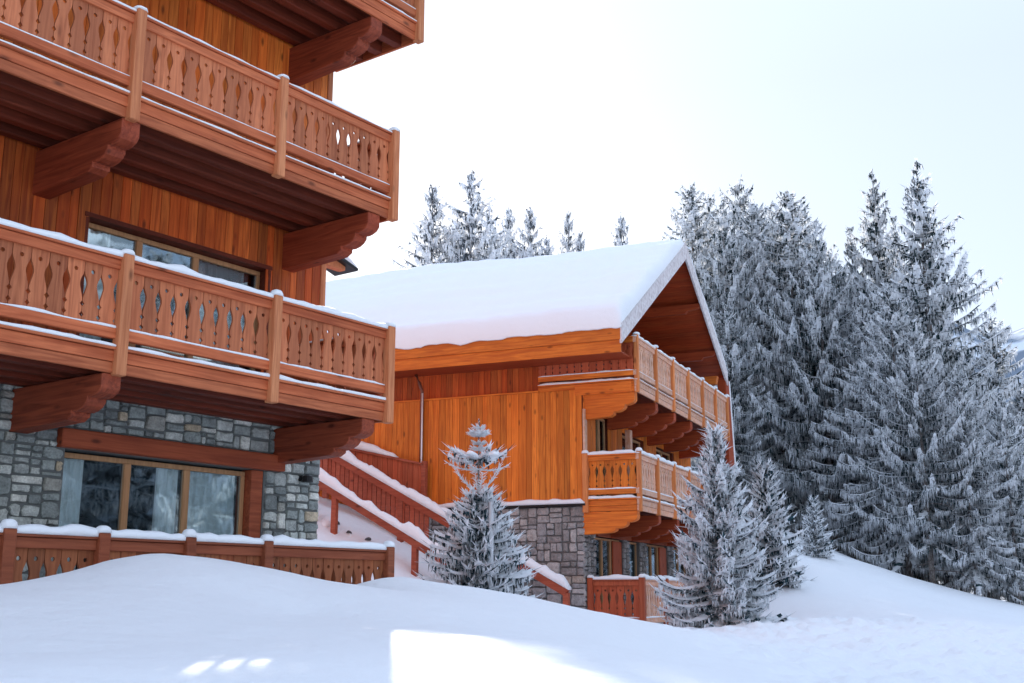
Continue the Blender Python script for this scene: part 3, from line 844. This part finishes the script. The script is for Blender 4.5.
# eave fascia, two boards, on the long side
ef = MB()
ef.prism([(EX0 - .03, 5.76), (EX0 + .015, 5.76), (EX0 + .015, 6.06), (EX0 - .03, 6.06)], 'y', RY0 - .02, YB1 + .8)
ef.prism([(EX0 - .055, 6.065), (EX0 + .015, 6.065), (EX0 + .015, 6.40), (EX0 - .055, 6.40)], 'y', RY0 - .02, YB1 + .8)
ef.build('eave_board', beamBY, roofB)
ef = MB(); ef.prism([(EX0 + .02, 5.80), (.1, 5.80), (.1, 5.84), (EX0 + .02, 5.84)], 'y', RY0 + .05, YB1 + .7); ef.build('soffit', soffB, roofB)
# barge boards, frosted
for (xa, xb_) in ((EX0 - .05, PKX), (PKX, EX1)):
    bb = MB(); xa2, xb2 = xa, xb_
    bb.prism([(xa2, roofz(xa2) - .44), (xb2, roofz(xb2) - .44), (xb2, roofz(xb2) + .06), (xa2, roofz(xa2) + .06)], 'y', RY0 - .06, RY0 - .005)
    bb.build('barge_board', wood('frosted_barge_wood', (.5, .42, .42), (.66, .58, .58), 'x', frost=.85, rvar=0, knot=0), roofB)
# purlin ends
for xp in (.2, 2.2, 3.9, PKX, 7.3, 9.2):
    zt = roofz(xp) - rt - .03 - (.10 if xp != PKX else .02)
    p_ = MB(); p_.prism([(RY0 + .02, zt), (2.6, zt), (2.6, zt - .28), (RY0 + .5, zt - .28), (RY0 + .42, zt - .2), (RY0 + .12, zt - .16), (RY0 + .02, zt - .1)], 'x', xp - .09, xp + .09)
    p_.build('purlin', soffB, roofB)
p_ = MB(); p_.prism([(.1, 7.0), (.15, 6.75), (.5, 6.7), (.6, 6.5), (1.0, 6.45), (1.1, 6.25), (2.6, 6.2), (2.6, 7.0)], 'x', 9.4, 9.65); p_.build('bracket', beamBY, roofB)
# slanting wing board below the far eave
p_ = MB(); p_.prism([(10.35, 4.2), (11.15, 4.2), (10.75, 7.05), (10.30, 7.1)], 'y', .02, .30); pw = p_.build('wing_board', soffB, B_)
p_ = MB(); p_.prism([(11.16, 4.2), (11.30, 4.2), (10.88, 7.05), (10.76, 7.05)], 'y', .0, .32); p_.build('snow_cap', SNOW, pw)
# roof snow
mb = MB(); ny = 150; ts = []
nxr = 84
xs_ = [EX0 - .09 + (EX1 + .13 - EX0) * i / (nxr - 1) for i in range(nxr)]
ys_ = [RY0 - .06 + (YB1 + .9 - RY0) * (j / (ny - 1)) ** 1.25 for j in range(ny)]
def sth(x, y):
    e = min(x - xs_[0], xs_[-1] - x); e2 = y - ys_[0]
    t = .40 + .16 * noise.noise(Vector((x * .5, y * .20, 1))) + .08 * noise.noise(Vector((x * 1.5, y * .30, 7))) + .02 * noise.noise(Vector((x * 3, y * 2.2, 7)))
    t += .04 * noise.noise(Vector((x * .3, y * 2.1, 17)))
    t += .05 * math.exp(-((x - (3.9 + .12 * y)) / .35) ** 2) * max(0, min(1, (y - 1.5) / 3))
    k = sqrt(max(0, 1 - max(0, 1 - e / .3) ** 2)) * sqrt(max(0, 1 - max(0, 1 - e2 / .22) ** 2))
    return .03 + t * k
def lip(y): return .02 + .16 * max(0, noise.noise(Vector((y * 1.3, 2, 9))) + .1) + .05 * max(0, noise.noise(Vector((y * 4.3, 2, 3))))
def top(x):
    d = abs(x - PKX)
    return PKZ - SL * (sqrt(d * d + .12) - .02)
for j, y in enumerate(ys_):
    for i, x in enumerate(xs_):
        jit = .10 * max(0, noise.noise(Vector((y * 2.4, 3, 5)))) if i == 0 else 0
        mb.v.append((x, y, top(x) + sth(x, y) - (lip(y) if i == 0 else lip(y) * .5 if i == 1 else 0)))
nb = len(mb.v)
for j, y in enumerate(ys_):
    for i, x in enumerate(xs_): mb.v.append((x, y, top(x) + .012 + (.0 if abs(x - PKX) > .5 else .02) - (lip(y) + .02 if i == 0 else 0)))
ix = lambda i, j, b=0: b + j * nxr + i
for j in range(ny - 1):
    for i in range(nxr - 1):
        mb.f.append((ix(i, j), ix(i + 1, j), ix(i + 1, j + 1), ix(i, j + 1))); mb.f.append((ix(i, j, nb), ix(i, j + 1, nb), ix(i + 1, j + 1, nb), ix(i + 1, j, nb)))
for j in range(ny - 1):
    mb.f.append((ix(0, j), ix(0, j + 1), ix(0, j + 1, nb), ix(0, j, nb))); mb.f.append((ix(nxr - 1, j), ix(nxr - 1, j, nb), ix(nxr - 1, j + 1, nb), ix(nxr - 1, j + 1)))
for i in range(nxr - 1):
    mb.f.append((ix(i, 0), ix(i, 0, nb), ix(i + 1, 0, nb), ix(i + 1, 0))); mb.f.append((ix(i, ny - 1), ix(i + 1, ny - 1), ix(i + 1, ny - 1, nb), ix(i, ny - 1, nb)))
mb.m = [0] * len(mb.f)
mb.build('snow_cap', ROOFSNOW, roofB, smooth=True)
# downpipe
dp = MB(); dp.tube([(-.45, 5.95, 5.74), (-.25, 5.95, 5.55), (-.09, 5.95, 5.35), (-.09, 5.95, 2.25)], .045, 10)
dpo = dp.build('downpipe', PIPE, B_, smooth=True)
dp = MB(); dp.tube([(-.125, 5.92, 5.3), (-.125, 5.92, 2.3)], .022, 6); dp.build('snow_crust', SNOW, dpo, smooth=True)

# terrace fence of B
fb = empty('terrace_fence', PB, rotB, 'red-brown carved fence round the terrace beside the snowy young spruce', 'fence')
rail_run(fb, (.2, 1.36), (.2, .0), -1.08, [.04, 1.36], (redW, redW, redW), snow=1.1, fascia=False, seed=160, lowsnow=1, pitch=.2, h_tot=1.45, indiv=False)
rail_run(fb, (.2, .0), (9.0, .0), -1.08, [1.9, 3.8, 5.7, 7.6], (frostRailX, redW, frostRail), snow=1.1, fascia=False, seed=161, lowsnow=1, pitch=.2, h_tot=1.45, indiv=False, skip_ends=(.08, 0))

# ------------------------------------------------------------------ outside stair along B
stair = empty('staircase', PB, rotB, 'snow-covered outdoor stair with two sloping red-brown handrails climbing left', 'staircase')
def srail(x, l0, z0, l1, z1, posts, w=.16, sh=.22, seed=0):
    mbx = MB(); d = Vector((0, l1 - l0, z1 - z0)); up = Vector((0, -d.z, d.y)).normalized()
    def quad(off0, off1, x0, x1, mbx):
        a = Vector((0, l0, z0)); b = Vector((0, l1, z1))
        vs = []
        for p in (a, b):
            for xx in (x0, x1):
                for o_ in (off0, off1):
                    q = p + up * o_; vs.append((x + xx, q.y, q.z))
        mbx.add(vs, [(0, 1, 3, 2), (4, 6, 7, 5), (0, 2, 6, 4), (1, 5, 7, 3), (0, 4, 5, 1), (2, 3, 7, 6)])
    quad(-.17, 0, -w / 2, w / 2, mbx)
    h = mbx.build('handrail', stairW, stair)
    mbx = MB(); mbx.snow((x, l0 - .04, z0 - .005), (x, l1, z1 - .005), w * 1.5, sh, seed=seed, amp=.45, step=.1); mbx.build('snow_cap', SNOW, h, smooth=True)
    for l in posts:
        z = z0 + (z1 - z0) * (l - l0) / (l1 - l0)
        mbx = MB(); mbx.box(x - .07, x + .07, l - .07, l + .07, z - 1.3, z - .1, bev=.01); mbx.build('post', stairW, stair)
srail(-1.0, 1.46, .12, 8.6, 3.97, [1.52, 3.6, 6.02, 8.3], seed=3)
srail(-2.2, 2.6, .02, 8.6, 3.35, [2.9, 4.95, 7.25, 8.5], seed=8)
# treads, stringers
mbx = MB()
for k in range(22):
    l = 1.6 + k * .33; z = -1.55 + k * .178
    mbx.box(-2.12, -1.08, l, l + .36, z - .05, z, bev=.008)
tr = mbx.build('treads', stairW, stair)
mbx = MB()
for k in range(22):
    l = 1.6 + k * .33; z = -1.55 + k * .178
    mbx.snow((-2.10, l + .16, z + .002), (-1.10, l + .16, z + .002), .34, .20, seed=k, step=.15)
mbx.build('snow_cap', SNOW, tr, smooth=True)
# infill boards under the upper handrail
mbx = MB(); l = 5.2
while l < 8.5:
    z = .12 + .54 * (l - 1.46) - .17
    mbx.prism([(l + .005, z - .75), (l + .125, z - .75 + .065), (l + .125, z + .065), (l + .005, z)], 'x', -1.03, -1.0); l += .14
mbx.build('baluster_panel', stairW, stair)
# upper landing screen against the wall
ls = empty('plank_fence', PB, rotB, 'dark red plank fence with snow on its sloping top, against the orange wall', 'fence')
mbx = MB(); l = 5.78
while l < 9.4:
    z = 3.33 + .23 * (l - 5.77)
    mbx.prism([(l + .004, z - 1.25), (l + .15, z - 1.25), (l + .15, z + .034), (l + .004, z)], 'x', -.26, -.22); l += .155
mbx.build('plank_panel', redW, ls)
mbx = MB(); a = 5.75; b = 9.4
mbx.add([(x, y, z) for y, zz in ((a, 3.33), (b, 3.33 + .23 * (b - a))) for x in (-.32, -.16) for z in (zz, zz + .06)], [(0, 1, 3, 2), (4, 6, 7, 5), (0, 2, 6, 4), (1, 5, 7, 3), (0, 4, 5, 1), (2, 3, 7, 6)])
mbx.build('handrail', stairW, ls)
mbx = MB(); mbx.snow((-.24, 6.6, 3.33 + .06 + .23 * .85), (-.24, 9.4, 3.39 + .23 * 3.65), .2, .16, seed=5, amp=.6); mbx.build('snow_cap', SNOW, ls, smooth=True)
mbx = MB(); mbx.box(-.32, -.16, 5.70, 5.82, 2.2, 3.45, bev=.01); mbx.build('post', stairW, ls)

# ------------------------------------------------------------------ trees
def conifer(name, seed, H, Rb, mats, h0=.06, dlev=.34, per=7, st=.30, fringe=(.18, .5), fw=.055, twig=.45, up_top=.55, droop=.30, tipup=.15, frost=.5, powr=.85, snowp=.9, gapf=0.0, jit=.3, lean=None, minlen=.15, crown_fn=None, sticks=0.0, sw=1.0, nfr=2, bwf=.06, ntw=1):
    r = random.Random(seed); u = r.uniform
    v = []; f = []; m = []
    def tri(a, b, c, mi): n = len(v); v.extend((a, b, c)); f.append((n, n + 1, n + 2)); m.append(mi)
    def quad(a, b, c, d, mi): n = len(v); v.extend((a, b, c, d)); f.append((n, n + 1, n + 2, n + 3)); m.append(mi)
    h = h0 * H; Z = Vector((0, 0, 1))
    while h < H * .985:
        t = h / H
        if crown_fn and crown_fn(t) < .04: h += dlev; continue
        rad = crown_fn(t) * Rb if crown_fn else Rb * (1 - t) ** powr
        nb_ = max(3, int(per * (1 - .45 * t)))
        a0 = u(0, 6.28)
        for k in range(nb_):
            if r.random() < gapf: continue
            az = a0 + 6.283 * k / nb_ + u(-.35, .35)
            Lb = max(minlen, rad * u(.62 - .2 * jit, 1.10 + .25 * jit)); hh = h + u(-.5, .5) * dlev
            od = Vector((cos(az), sin(az), 0)); sd = Vector((-sin(az), cos(az), 0))
            s0 = (-droop * (1 - t) + up_top * t) + u(-.1, .1)
            n = max(2, int(Lb / st))
            pts = []
            for i in range(n + 1):
                q = i / n
                z = hh + Lb * (s0 * q - droop * .55 * q * (1 - t) * sin(q * 2.2) + tipup * q * q * q)
                pts.append(od * (Lb * q) + sd * (.06 * Lb * noise.noise(Vector((q * 2, az, hh)))) + Z * z)
            for i in range(n):
                p, p2 = pts[i], pts[i + 1]; q = (i + .5) / n
                w = sw * (.05 + .075 * (1 - q)) * min(1, Lb) * u(.7, 1.35)
                # spine: snow on top, needles below
                if q > .12:
                    quad(p - sd * w + Z * .0, p2 - sd * w * .8, p2 + Z * .05, p + Z * .055, 2 if r.random() < snowp else 0)
                    quad(p + Z * .055, p2 + Z * .05, p2 + sd * w * .8, p + sd * w, 2 if r.random() < snowp else 0)
                if q > .1:
                    for s_ in (-1, 1) * ntw:
                        tw = twig * (1.15 - q * .75) * min(1, Lb * .8 + .15) * u(.6, 1.25)
                        b0 = p.lerp(p2, u(0, 1)); dr = (sd * s_ * u(.65, 1) + od * u(.3, .9) + Z * u(-.45, .05)).normalized()
                        b1 = b0 + dr * tw; bw = (od * .5 - sd * s_ * .5) * bwf
                        mi = 1 if r.random() < frost else 0
                        tri(b0 - bw, b1, b0 + bw, 1 if r.random() < frost * q * .7 else 0)
                        tri(b0 - bw * .75 + Z * .015, b1 + Z * .012, b0 + bw * .75 + Z * .015, 2 if r.random() < snowp * .9 else 0)
                        for _ in range(2):   # fringe hanging from the side twig
                            c = b0.lerp(b1, u(.25, 1)); fl = u(*fringe) * (1.1 - .5 * t); ww = fw * u(.5, 1.1)
                            e = Vector((u(-1, 1), u(-1, 1), 0)).normalized() * ww
                            tri(c - e, c + e, c + Vector((u(-.3, .3) * fl, u(-.3, .3) * fl, -fl)), 1 if r.random() < frost * (.35 + 1.05 * q) else 0)
                    for _ in range(nfr):
                        c = p.lerp(p2, u(0, 1)); fl = u(*fringe) * 1.15 * (1.1 - .5 * t); ww = fw * u(.6, 1.3)
                        e = (od * u(.6, 1) + sd * u(-.6, .6)).normalized() * ww
                        tri(c - e, c + e, c + od * u(-.1, .1) * fl + Vector((0, 0, -fl)), 1 if r.random() < frost * (.35 + 1.0 * q) else 0)
                    if sticks and r.random() < sticks:
                        c = p.lerp(p2, u(0, 1)); dr = (od * u(.5, 1) + sd * u(-.7, .7) + Z * u(.1, .9)).normalized(); ln = u(.12, .34)
                        e = dr.orthogonal().normalized() * .012
                        tri(c - e, c + e, c + dr * ln, 1); e = dr.cross(e.normalized()) * .012; tri(c - e, c + e, c + dr * ln, 1)
            # tip
            tp = pts[-1]; dr = (pts[-1] - pts[-2]).normalized()
            for s_ in (-1, 0, 1):
                d2 = (dr + sd * s_ * .5 + Z * u(0, .3)).normalized(); ln = (.12 + .1 * min(1, Lb)) * u(.7, 1.5)
                e = d2.cross(Z).normalized() * .025
                tri(tp - e, tp + e, tp + d2 * ln, 1 if r.random() < .75 else 0)
        h += dlev * u(.75, 1.25) * (1 - .45 * t)
    # leader
    for k in range(14):
        z = H * (.955 + .045 * k / 14); az = u(0, 6.28); d = Vector((cos(az), sin(az), u(.3, 1.2))).normalized() * (.04 + (H - z) * .35) * min(1, H / 6)
        c = Vector((0, 0, z)); e = d.orthogonal().normalized() * .022
        tri(c - e, c + e, c + d, 1 if r.random() < .6 else 0)
    me = bpy.data.meshes.new(name + '_crown'); me.from_pydata([tuple(p) for p in v], [], f)
    for mm in mats: me.materials.append(mm)
    me.polygons.foreach_set('material_index', m); me.update()
    tb = MB(); npt = 9; pts = [(H * .004 * noise.noise(Vector((i, seed, 0))), H * .004 * noise.noise(Vector((i, seed, 9))), H * (i / (npt - 1)) * .99 - (.6 if i == 0 else 0)) for i in range(npt)]
    rr = max(.03, H * .0125); tb.tube(pts, [rr * (1 - i / (npt - 1)) * .95 + .008 for i in range(npt)], 8)
    rb_ = random.Random(seed + 5)   # a few bare limbs low on the trunk
    for _ in range(int(min(14, H))):
        z = H * rb_.uniform(.03, .3); az = rb_.uniform(0, 6.28); ln = Rb * rb_.uniform(.25, .7)
        tb.tube([(0, 0, z), (cos(az) * ln * .6, sin(az) * ln * .6, z - ln * .05), (cos(az) * ln, sin(az) * ln, z - ln * .3)], [rr * .18, rr * .12, .006], 5)
    tm = tb.mesh(name + '_trunk', BARK, smooth=True)
    return me, tm, H

def place(proto, name, x, y, ztop, label, group=None, base=None, rz=None, wide=1.0, sx=None):
    me, tm, H = proto
    b = base if base is not None else tz(x, y) - .1
    s_ = (ztop - b) / H
    e = empty(name, (x, y, b), U(0, 6.28) if rz is None else rz, label, 'tree', group)
    e.scale = (s_ * wide, s_ * wide, s_)
    link(bpy.data.objects.new('crown', me), e); link(bpy.data.objects.new('trunk', tm), e)
    return e

SPINE = leafmat('branch_snow', (.92, .93, .95), trans=.25, rv=.08)
FM = [NEEDLE, FROST, SPINE]
full = lambda k=2.0, p=.85: (lambda t: min(1, (1 - t) * k) ** p)
P1 = conifer('spruce_a', 1, 18, 3.9, FM, per=9, frost=.70, h0=.17, dlev=.66, sw=2.4, nfr=6, bwf=.12, ntw=2, fringe=(.15, .50), fw=.034, twig=.6, droop=.42, crown_fn=full(1.9), jit=.8)
P2 = conifer('spruce_b', 2, 18, 3.6, FM, per=9, frost=.78, h0=.12, dlev=.60, sw=2.5, nfr=6, bwf=.12, ntw=2, fringe=(.15, .50), fw=.034, twig=.6, droop=.55, crown_fn=full(2.1), jit=.8)
P3 = conifer('spruce_c', 3, 18, 4.3, FM, per=8, frost=.66, h0=.17, dlev=.74, sw=2.5, nfr=7, bwf=.13, ntw=2, fringe=(.2, .6), fw=.036, twig=.65, droop=.42, tipup=.32, crown_fn=full(1.8), jit=.9)
P4 = conifer('spruce_d', 4, 18, 3.7, FM, per=7, frost=.68, gapf=.16, up_top=.45, droop=.02, tipup=.25, dlev=.40, twig=.5, nfr=6, sw=1.8, bwf=.10, ntw=2, fringe=(.12, .45), fw=.035, crown_fn=lambda t: max(.05, min(1, (1 - t) * 2.2) * (.72 + .6 * noise.noise(Vector((t * 9, 3, 1))))))
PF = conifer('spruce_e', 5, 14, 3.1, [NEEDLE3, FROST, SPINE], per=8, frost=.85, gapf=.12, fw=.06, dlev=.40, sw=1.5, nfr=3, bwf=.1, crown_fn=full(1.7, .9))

GR = 'tall frosted spruces of the forest edge'
# (x, y, z of the top, prototype, width)
def top_at(u, v, y):
    # a point in the world that stands at the measured direction and distance
    p = R(12.537); zc = 341.5 - v
    rx, ry, rz_ = u - 512, 1140 * cos(p) - zc * sin(p), 1140 * sin(p) + zc * cos(p)
    return rx / ry * y, rz_ / ry * y
forest = [  # u, v, y, proto, width, label
 (690, 180, 58, P2, .85, 'frosted spruce nearest the chalet gable, its narrow tip just right of the roof peak'),
 (708, 192, 62, P1, .8, 'frosted spruce second from the roof peak, slightly lower tip'),
 (722, 200, 56, P3, .8, 'low frosted spruce between two taller tips right of the roof peak'),
 (738, 178, 60, P1, .85, 'tall pointed frosted spruce behind the far corner of the gable roof'),
 (754, 198, 57, P2, .8, 'frosted spruce with a blunt tip between two taller neighbours behind the gable'),
 (768, 204, 63, P3, .8, 'half-hidden spruce tip in the notch of the left forest block'),
 (786, 186, 56, P2, .95, 'sharp-tipped snowy spruce at the right end of the left forest block'),
 (802, 206, 60, P1, .8, 'shorter spruce leaning out at the right shoulder of the left forest block'),
 (816, 236, 54, P3, .9, 'snow-laden spruce below the dip in the tree line'),
 (872, 172, 55, P4, .95, 'thin-crowned tall spruce with bare trunk showing, left of the tallest tree'),
 (850, 226, 57, P4, .8, 'sparse spruce against the gap in the tree line'),
 (916, 162, 51, P4, 1.15, 'tallest spruce with wide reaching limbs against the sky at the right'),
 (893, 215, 58, P4, .8, 'sparse spruce squeezed between the two tallest trees'),
 (940, 318, 50, P3, .95, 'broad snowy spruce below the tallest tree on its right side'),
 (965, 345, 55, P1, .9, 'spruce whose top fills the step between the tallest tree and the valley'),
 (990, 312, 56, P2, .9, 'right-hand spruce with a slim tip before the distant mountain'),
 (1018, 378, 52, P1, .9, 'last spruce of the forest at the right edge of the view'),
 (1050, 365, 54, P2, .9, 'spruce standing just past the right edge of the view'),
 (748, 290, 57, P3, .9, 'front-row drooping spruce behind the far corner of the balconies'),
 (777, 268, 57, P1, .95, 'front-row spruce above the dark trunks at the forest edge'),
 (806, 285, 58, P2, 1., 'front-row spruce above the small isolated spruce on the slope'),
 (835, 262, 56, P3, 1., 'front-row snowy spruce in the middle of the forest edge'),
 (862, 300, 51, P1, .95, 'front-row spruce with heavy drooping skirts right of the middle'),
 (888, 280, 48.5, P2, .95, 'front-row spruce with a dense white crown below the tall pair'),
 (912, 318, 46, P3, .9, 'front-row spruce with the lowest sweeping branches over the snow'),
 (958, 372, 46, P2, .95, 'short front-row spruce at the foot of the forest on the right'),
 (1000, 395, 47, P3, .9, 'short wide spruce by the sunlit snow at the right edge'),
 (726, 300, 54, P1, .9, 'spruce seen just past the end of the upper balcony'),
]
for (u, v, y, pr, wd, lab) in forest:
    x, z = top_at(u, v, y)
    place(pr, 'spruce_tree', x, y, z, lab, GR, wide=wd)
# spruces deeper in the wood, seen only in the gaps between the front ones
for k, (u, v, y) in enumerate([(700, 250, 68), (730, 240, 70), (760, 245, 69), (792, 250, 67), (824, 275, 66), (850, 290, 64), (880, 270, 63), (905, 280, 62), (930, 350, 62), (975, 370, 62), (770, 340, 64), (815, 340, 60), (1030, 380, 60)]):
    x, z = top_at(u, v, y)
    place([P1, P2, P3][k % 3], 'spruce_tree', x, y, z, 'dark frosted spruce deeper in the forest, seen only through gaps of the front row', 'spruces deeper in the forest', wide=1.1)
# far group above the roof
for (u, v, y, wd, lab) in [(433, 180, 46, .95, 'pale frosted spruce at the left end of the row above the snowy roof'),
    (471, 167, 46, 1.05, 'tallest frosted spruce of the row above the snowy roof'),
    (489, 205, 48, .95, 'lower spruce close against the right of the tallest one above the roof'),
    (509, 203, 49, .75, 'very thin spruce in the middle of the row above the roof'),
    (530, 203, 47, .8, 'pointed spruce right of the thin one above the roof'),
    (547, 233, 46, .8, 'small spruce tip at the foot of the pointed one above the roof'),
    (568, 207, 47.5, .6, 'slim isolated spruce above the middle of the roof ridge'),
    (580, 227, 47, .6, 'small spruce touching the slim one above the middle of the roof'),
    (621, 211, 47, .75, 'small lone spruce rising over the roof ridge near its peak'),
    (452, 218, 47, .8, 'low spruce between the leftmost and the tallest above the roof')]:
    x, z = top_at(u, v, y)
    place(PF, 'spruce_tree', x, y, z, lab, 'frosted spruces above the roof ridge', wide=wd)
for k, (x, y) in enumerate([(1.5, 54), (4.5, 56), (7.0, 52.5), (9.5, 60)]):  # unseen trees added behind the roof to shade the slope at the right
    place([P1, P3, P2][k % 3], 'spruce_tree', x, y, tz(x, y) + 10.5, 'unseen spruce added behind the gabled chalet to shade the slope', 'added shade spruces behind the gabled chalet', wide=1.2)
# wood to the right of the view (mirrored in the windows, shades the field)
for k in range(12):
    x = 34 + (k % 4) * 6 + U(-1.5, 1.5); y = 6 + k * 3.2
    place([P1, P3, P2][k % 3], 'spruce_tree', x, y, tz(x, y) + U(21, 26), 'frosted spruce outside the view to the right of the open field', 'spruces right of the field', wide=1.1)

# small spruces on the slope
SM = [NEEDLE2, FROST2, SPINE]
S1 = conifer('young_spruce', 21, 2.4, .75, SM, h0=.03, dlev=.10, per=8, st=.10, fringe=(.05, .12), fw=.022, twig=.22, up_top=.8, droop=.1, tipup=.15, frost=.45, snowp=.9, powr=.8, sticks=.3, sw=1.5)
x, z = top_at(813, 500, 42); place(S1, 'young_spruce', x, 42, z, 'small round snowy spruce standing alone on the slope before the dark trunks', wide=1.15)
x, z = top_at(764, 468, 35); place(S1, 'young_spruce', x, 35, z, 'mid-sized snowy spruce half hidden behind the big young spruce', wide=1.15)
# big young spruce by B's terrace
S2 = conifer('terrace_spruce', 31, 4.2, 1.40, SM, h0=.02, dlev=.125, per=10, st=.10, fringe=(.06, .16), fw=.020, twig=.28, up_top=.8, droop=.34, tipup=.24, frost=.78, snowp=.97, powr=.95, sticks=.9, minlen=.16, sw=2.0, nfr=3, jit=.9, bwf=.10, ntw=2)
x, z = top_at(714, 430, 25.3); place(S2, 'young_spruce', x, 25.3, z, 'large bushy snow-covered spruce in front of the terrace of the orange chalet', rz=1.0)
# slim staked spruce before the stair
def cf(t):
    if t < .58: return 1.0 - .85 * (t / .58) ** 1.3
    if t < .66: return .05
    return .05
S3 = conifer('staked_spruce', 41, 3.2, .98, SM, h0=.02, dlev=.085, per=10, st=.085, fringe=(.06, .15), fw=.018, twig=.22, up_top=.30, droop=.22, tipup=.2, frost=.55, gapf=.04, snowp=.95, sticks=.45, sw=1.6, crown_fn=lambda t: (1.0 - .62 * (t / .60) ** 1.3) if t < .60 else (.5 if .74 < t < .79 else 0), minlen=.06)
x3, z3 = top_at(479, 419, 20)
t3 = place(S3, 'young_spruce', x3, 20, z3, 'slim young spruce with a bare snowy leader before the stair railings', rz=.4)
# its snow-loaded upper whorl and long upward side shoots
wb = MB(); r_ = random.Random(9)
sc3 = t3.scale[0]; zc_ = 2.46
vs = []; 
def shoot(az, ln, z0, el, rad=.014):
    d = Vector((cos(az) * cos(el), sin(az) * cos(el), sin(el))); p = Vector((0, 0, z0)); side = Vector((-sin(az), cos(az), 0))
    pts = [p + d * (ln * q) + Vector((0, 0, -.10 * sin(q * 3.1) * ln)) for q in (0, .35, .7, 1)]
    wb.tube(pts, [rad, rad * .8, rad * .6, rad * .25], 5)
    for q in [k * .06 for k in range(3, 17)]:
        b = p + d * (ln * q) + Vector((0, 0, -.10 * sin(q * 3.1) * ln))
        for s_ in (-1, 1):
            e = b + (side * s_ * r_.uniform(.03, .09) + d * r_.uniform(.03, .08) + Vector((0, 0, r_.uniform(-.03, .05))))
            wb.tube([b, e], [.007, .003], 4)
for k in range(5): shoot(k * 1.256 + r_.uniform(-.15, .15), r_.uniform(.5, .66), zc_ - .12, r_.uniform(.15, .45))
for k in range(6): shoot(k * 1.047 + .3, r_.uniform(.55, .8), 1.95, r_.uniform(.55, .85), .012)
so_ = wb.build('frosted_shoots', FROST2, t3)
for z_, n_s, ln_ in ((2.66, 7, .11), (2.76, 6, .08), (2.90, 9, .17), (2.94, 8, .13), (3.03, 5, .06)):
    wb = MB()
    for k in range(n_s): shoot(k * 6.283 / n_s + z_ * 9, ln_, z_, .35, .009)
    wb.build('frosted_shoots', FROST2, t3)
for k in range(5):
    az = k * 1.3; sw = MB()
    sw.snow((cos(az) * .08, sin(az) * .08, zc_ + .05), (cos(az) * .40, sin(az) * .40, zc_ + .10), .12, .06, seed=k, step=.05, amp=.8); sw.build('snow_cap', SNOW, t3, smooth=True)
# stake beside it
xs2, _ = top_at(491, 560, 19.6)
sk = MB(); sk.tube([(0, 0, -.5), (0, 0, 1.75)], [.045, .042], 8)
sko = sk.build('stake', plain('frosted_stake_wood', (.55, .56, .58), .8), None, smooth=True)
sko.location = (xs2, 19.6, tz(xs2, 19.6)); tag(sko, 'pale frosted wooden stake beside the slim young spruce', 'stake')
# rocks peeking out of the bank under the stair
for k, (lx, ly) in enumerate([(-1.7, 7.5), (-1.9, 7.0), (-1.8, 6.5), (-2.6, 5.5)]):
    pw_ = Vector(PB) + RZ(rotB) @ Vector((lx, ly, 0)); x, y = pw_.x, pw_.y
    mbr = MB(); mbr.dome((0, 0, 0), .09, .07, .07, seed=k * 3, n=7, rings=3)
    o = mbr.build('rock', ROCK, None); o.location = (x, y, tz(x, y) + .0); o.rotation_euler = (.2, .3, k * 1.3)
    tag(o, ['small dark rock in the snow bank just right of the stone pier', 'small dark rock in the bank below the first handrail post', 'flat dark rock in the middle of the snow bank', 'dark rock at the foot of the bank by the lower handrail'][k], 'rock', 'rocks in the snow bank')

# ------------------------------------------------------------------ light, sky, camera
AZ, EL = R(-6.3), R(21.9)
w = bpy.data.worlds.new('World'); sc.world = w; w.use_nodes = True
nt = w.node_tree; bg = nt.nodes['Background']
sky = nt.nodes.new('ShaderNodeTexSky'); sky.sky_type = 'NISHITA'; sky.sun_disc = False
sky.sun_elevation = EL; sky.sun_rotation = AZ; sky.altitude = 1800; sky.air_density = 1.0; sky.dust_density = 2.5; sky.ozone_density = 1.0
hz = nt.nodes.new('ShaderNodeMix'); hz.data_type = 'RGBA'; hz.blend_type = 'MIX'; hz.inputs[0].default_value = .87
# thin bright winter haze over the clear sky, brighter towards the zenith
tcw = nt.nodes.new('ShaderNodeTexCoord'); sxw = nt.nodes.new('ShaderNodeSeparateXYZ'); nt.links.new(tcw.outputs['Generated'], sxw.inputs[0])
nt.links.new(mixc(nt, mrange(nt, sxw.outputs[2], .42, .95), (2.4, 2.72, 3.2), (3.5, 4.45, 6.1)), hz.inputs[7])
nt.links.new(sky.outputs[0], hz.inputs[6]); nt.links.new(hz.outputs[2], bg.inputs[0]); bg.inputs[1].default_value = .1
sl = bpy.data.lights.new('Sun', 'SUN'); sl.energy = 2.2; sl.angle = R(.6); sl.color = (1, .92, .82)
so = bpy.data.objects.new('Sun', sl); C.objects.link(so)
d = Vector((sin(AZ) * cos(EL), cos(AZ) * cos(EL), sin(EL)))
so.rotation_euler = (-d).to_track_quat('-Z', 'Y').to_euler()

cam = bpy.data.cameras.new('Camera'); cam.sensor_width = 36; cam.lens = 1140 * 36 / 1024; cam.clip_end = 5000; cam.clip_start = .05
co_ = bpy.data.objects.new('Camera', cam); C.objects.link(co_); co_.location = (0, 0, 0); co_.rotation_euler = (R(90 + 12.537), 0, 0)
sc.camera = co_
vs_ = sc.view_settings
vs_.view_transform = 'Standard'; vs_.look = 'None'; vs_.gamma = 1; vs_.use_curve_mapping = False; vs_.exposure = 1.68
sc.cycles.max_bounces = 8; sc.cycles.diffuse_bounces = 5; sc.cycles.transparent_max_bounces = 12
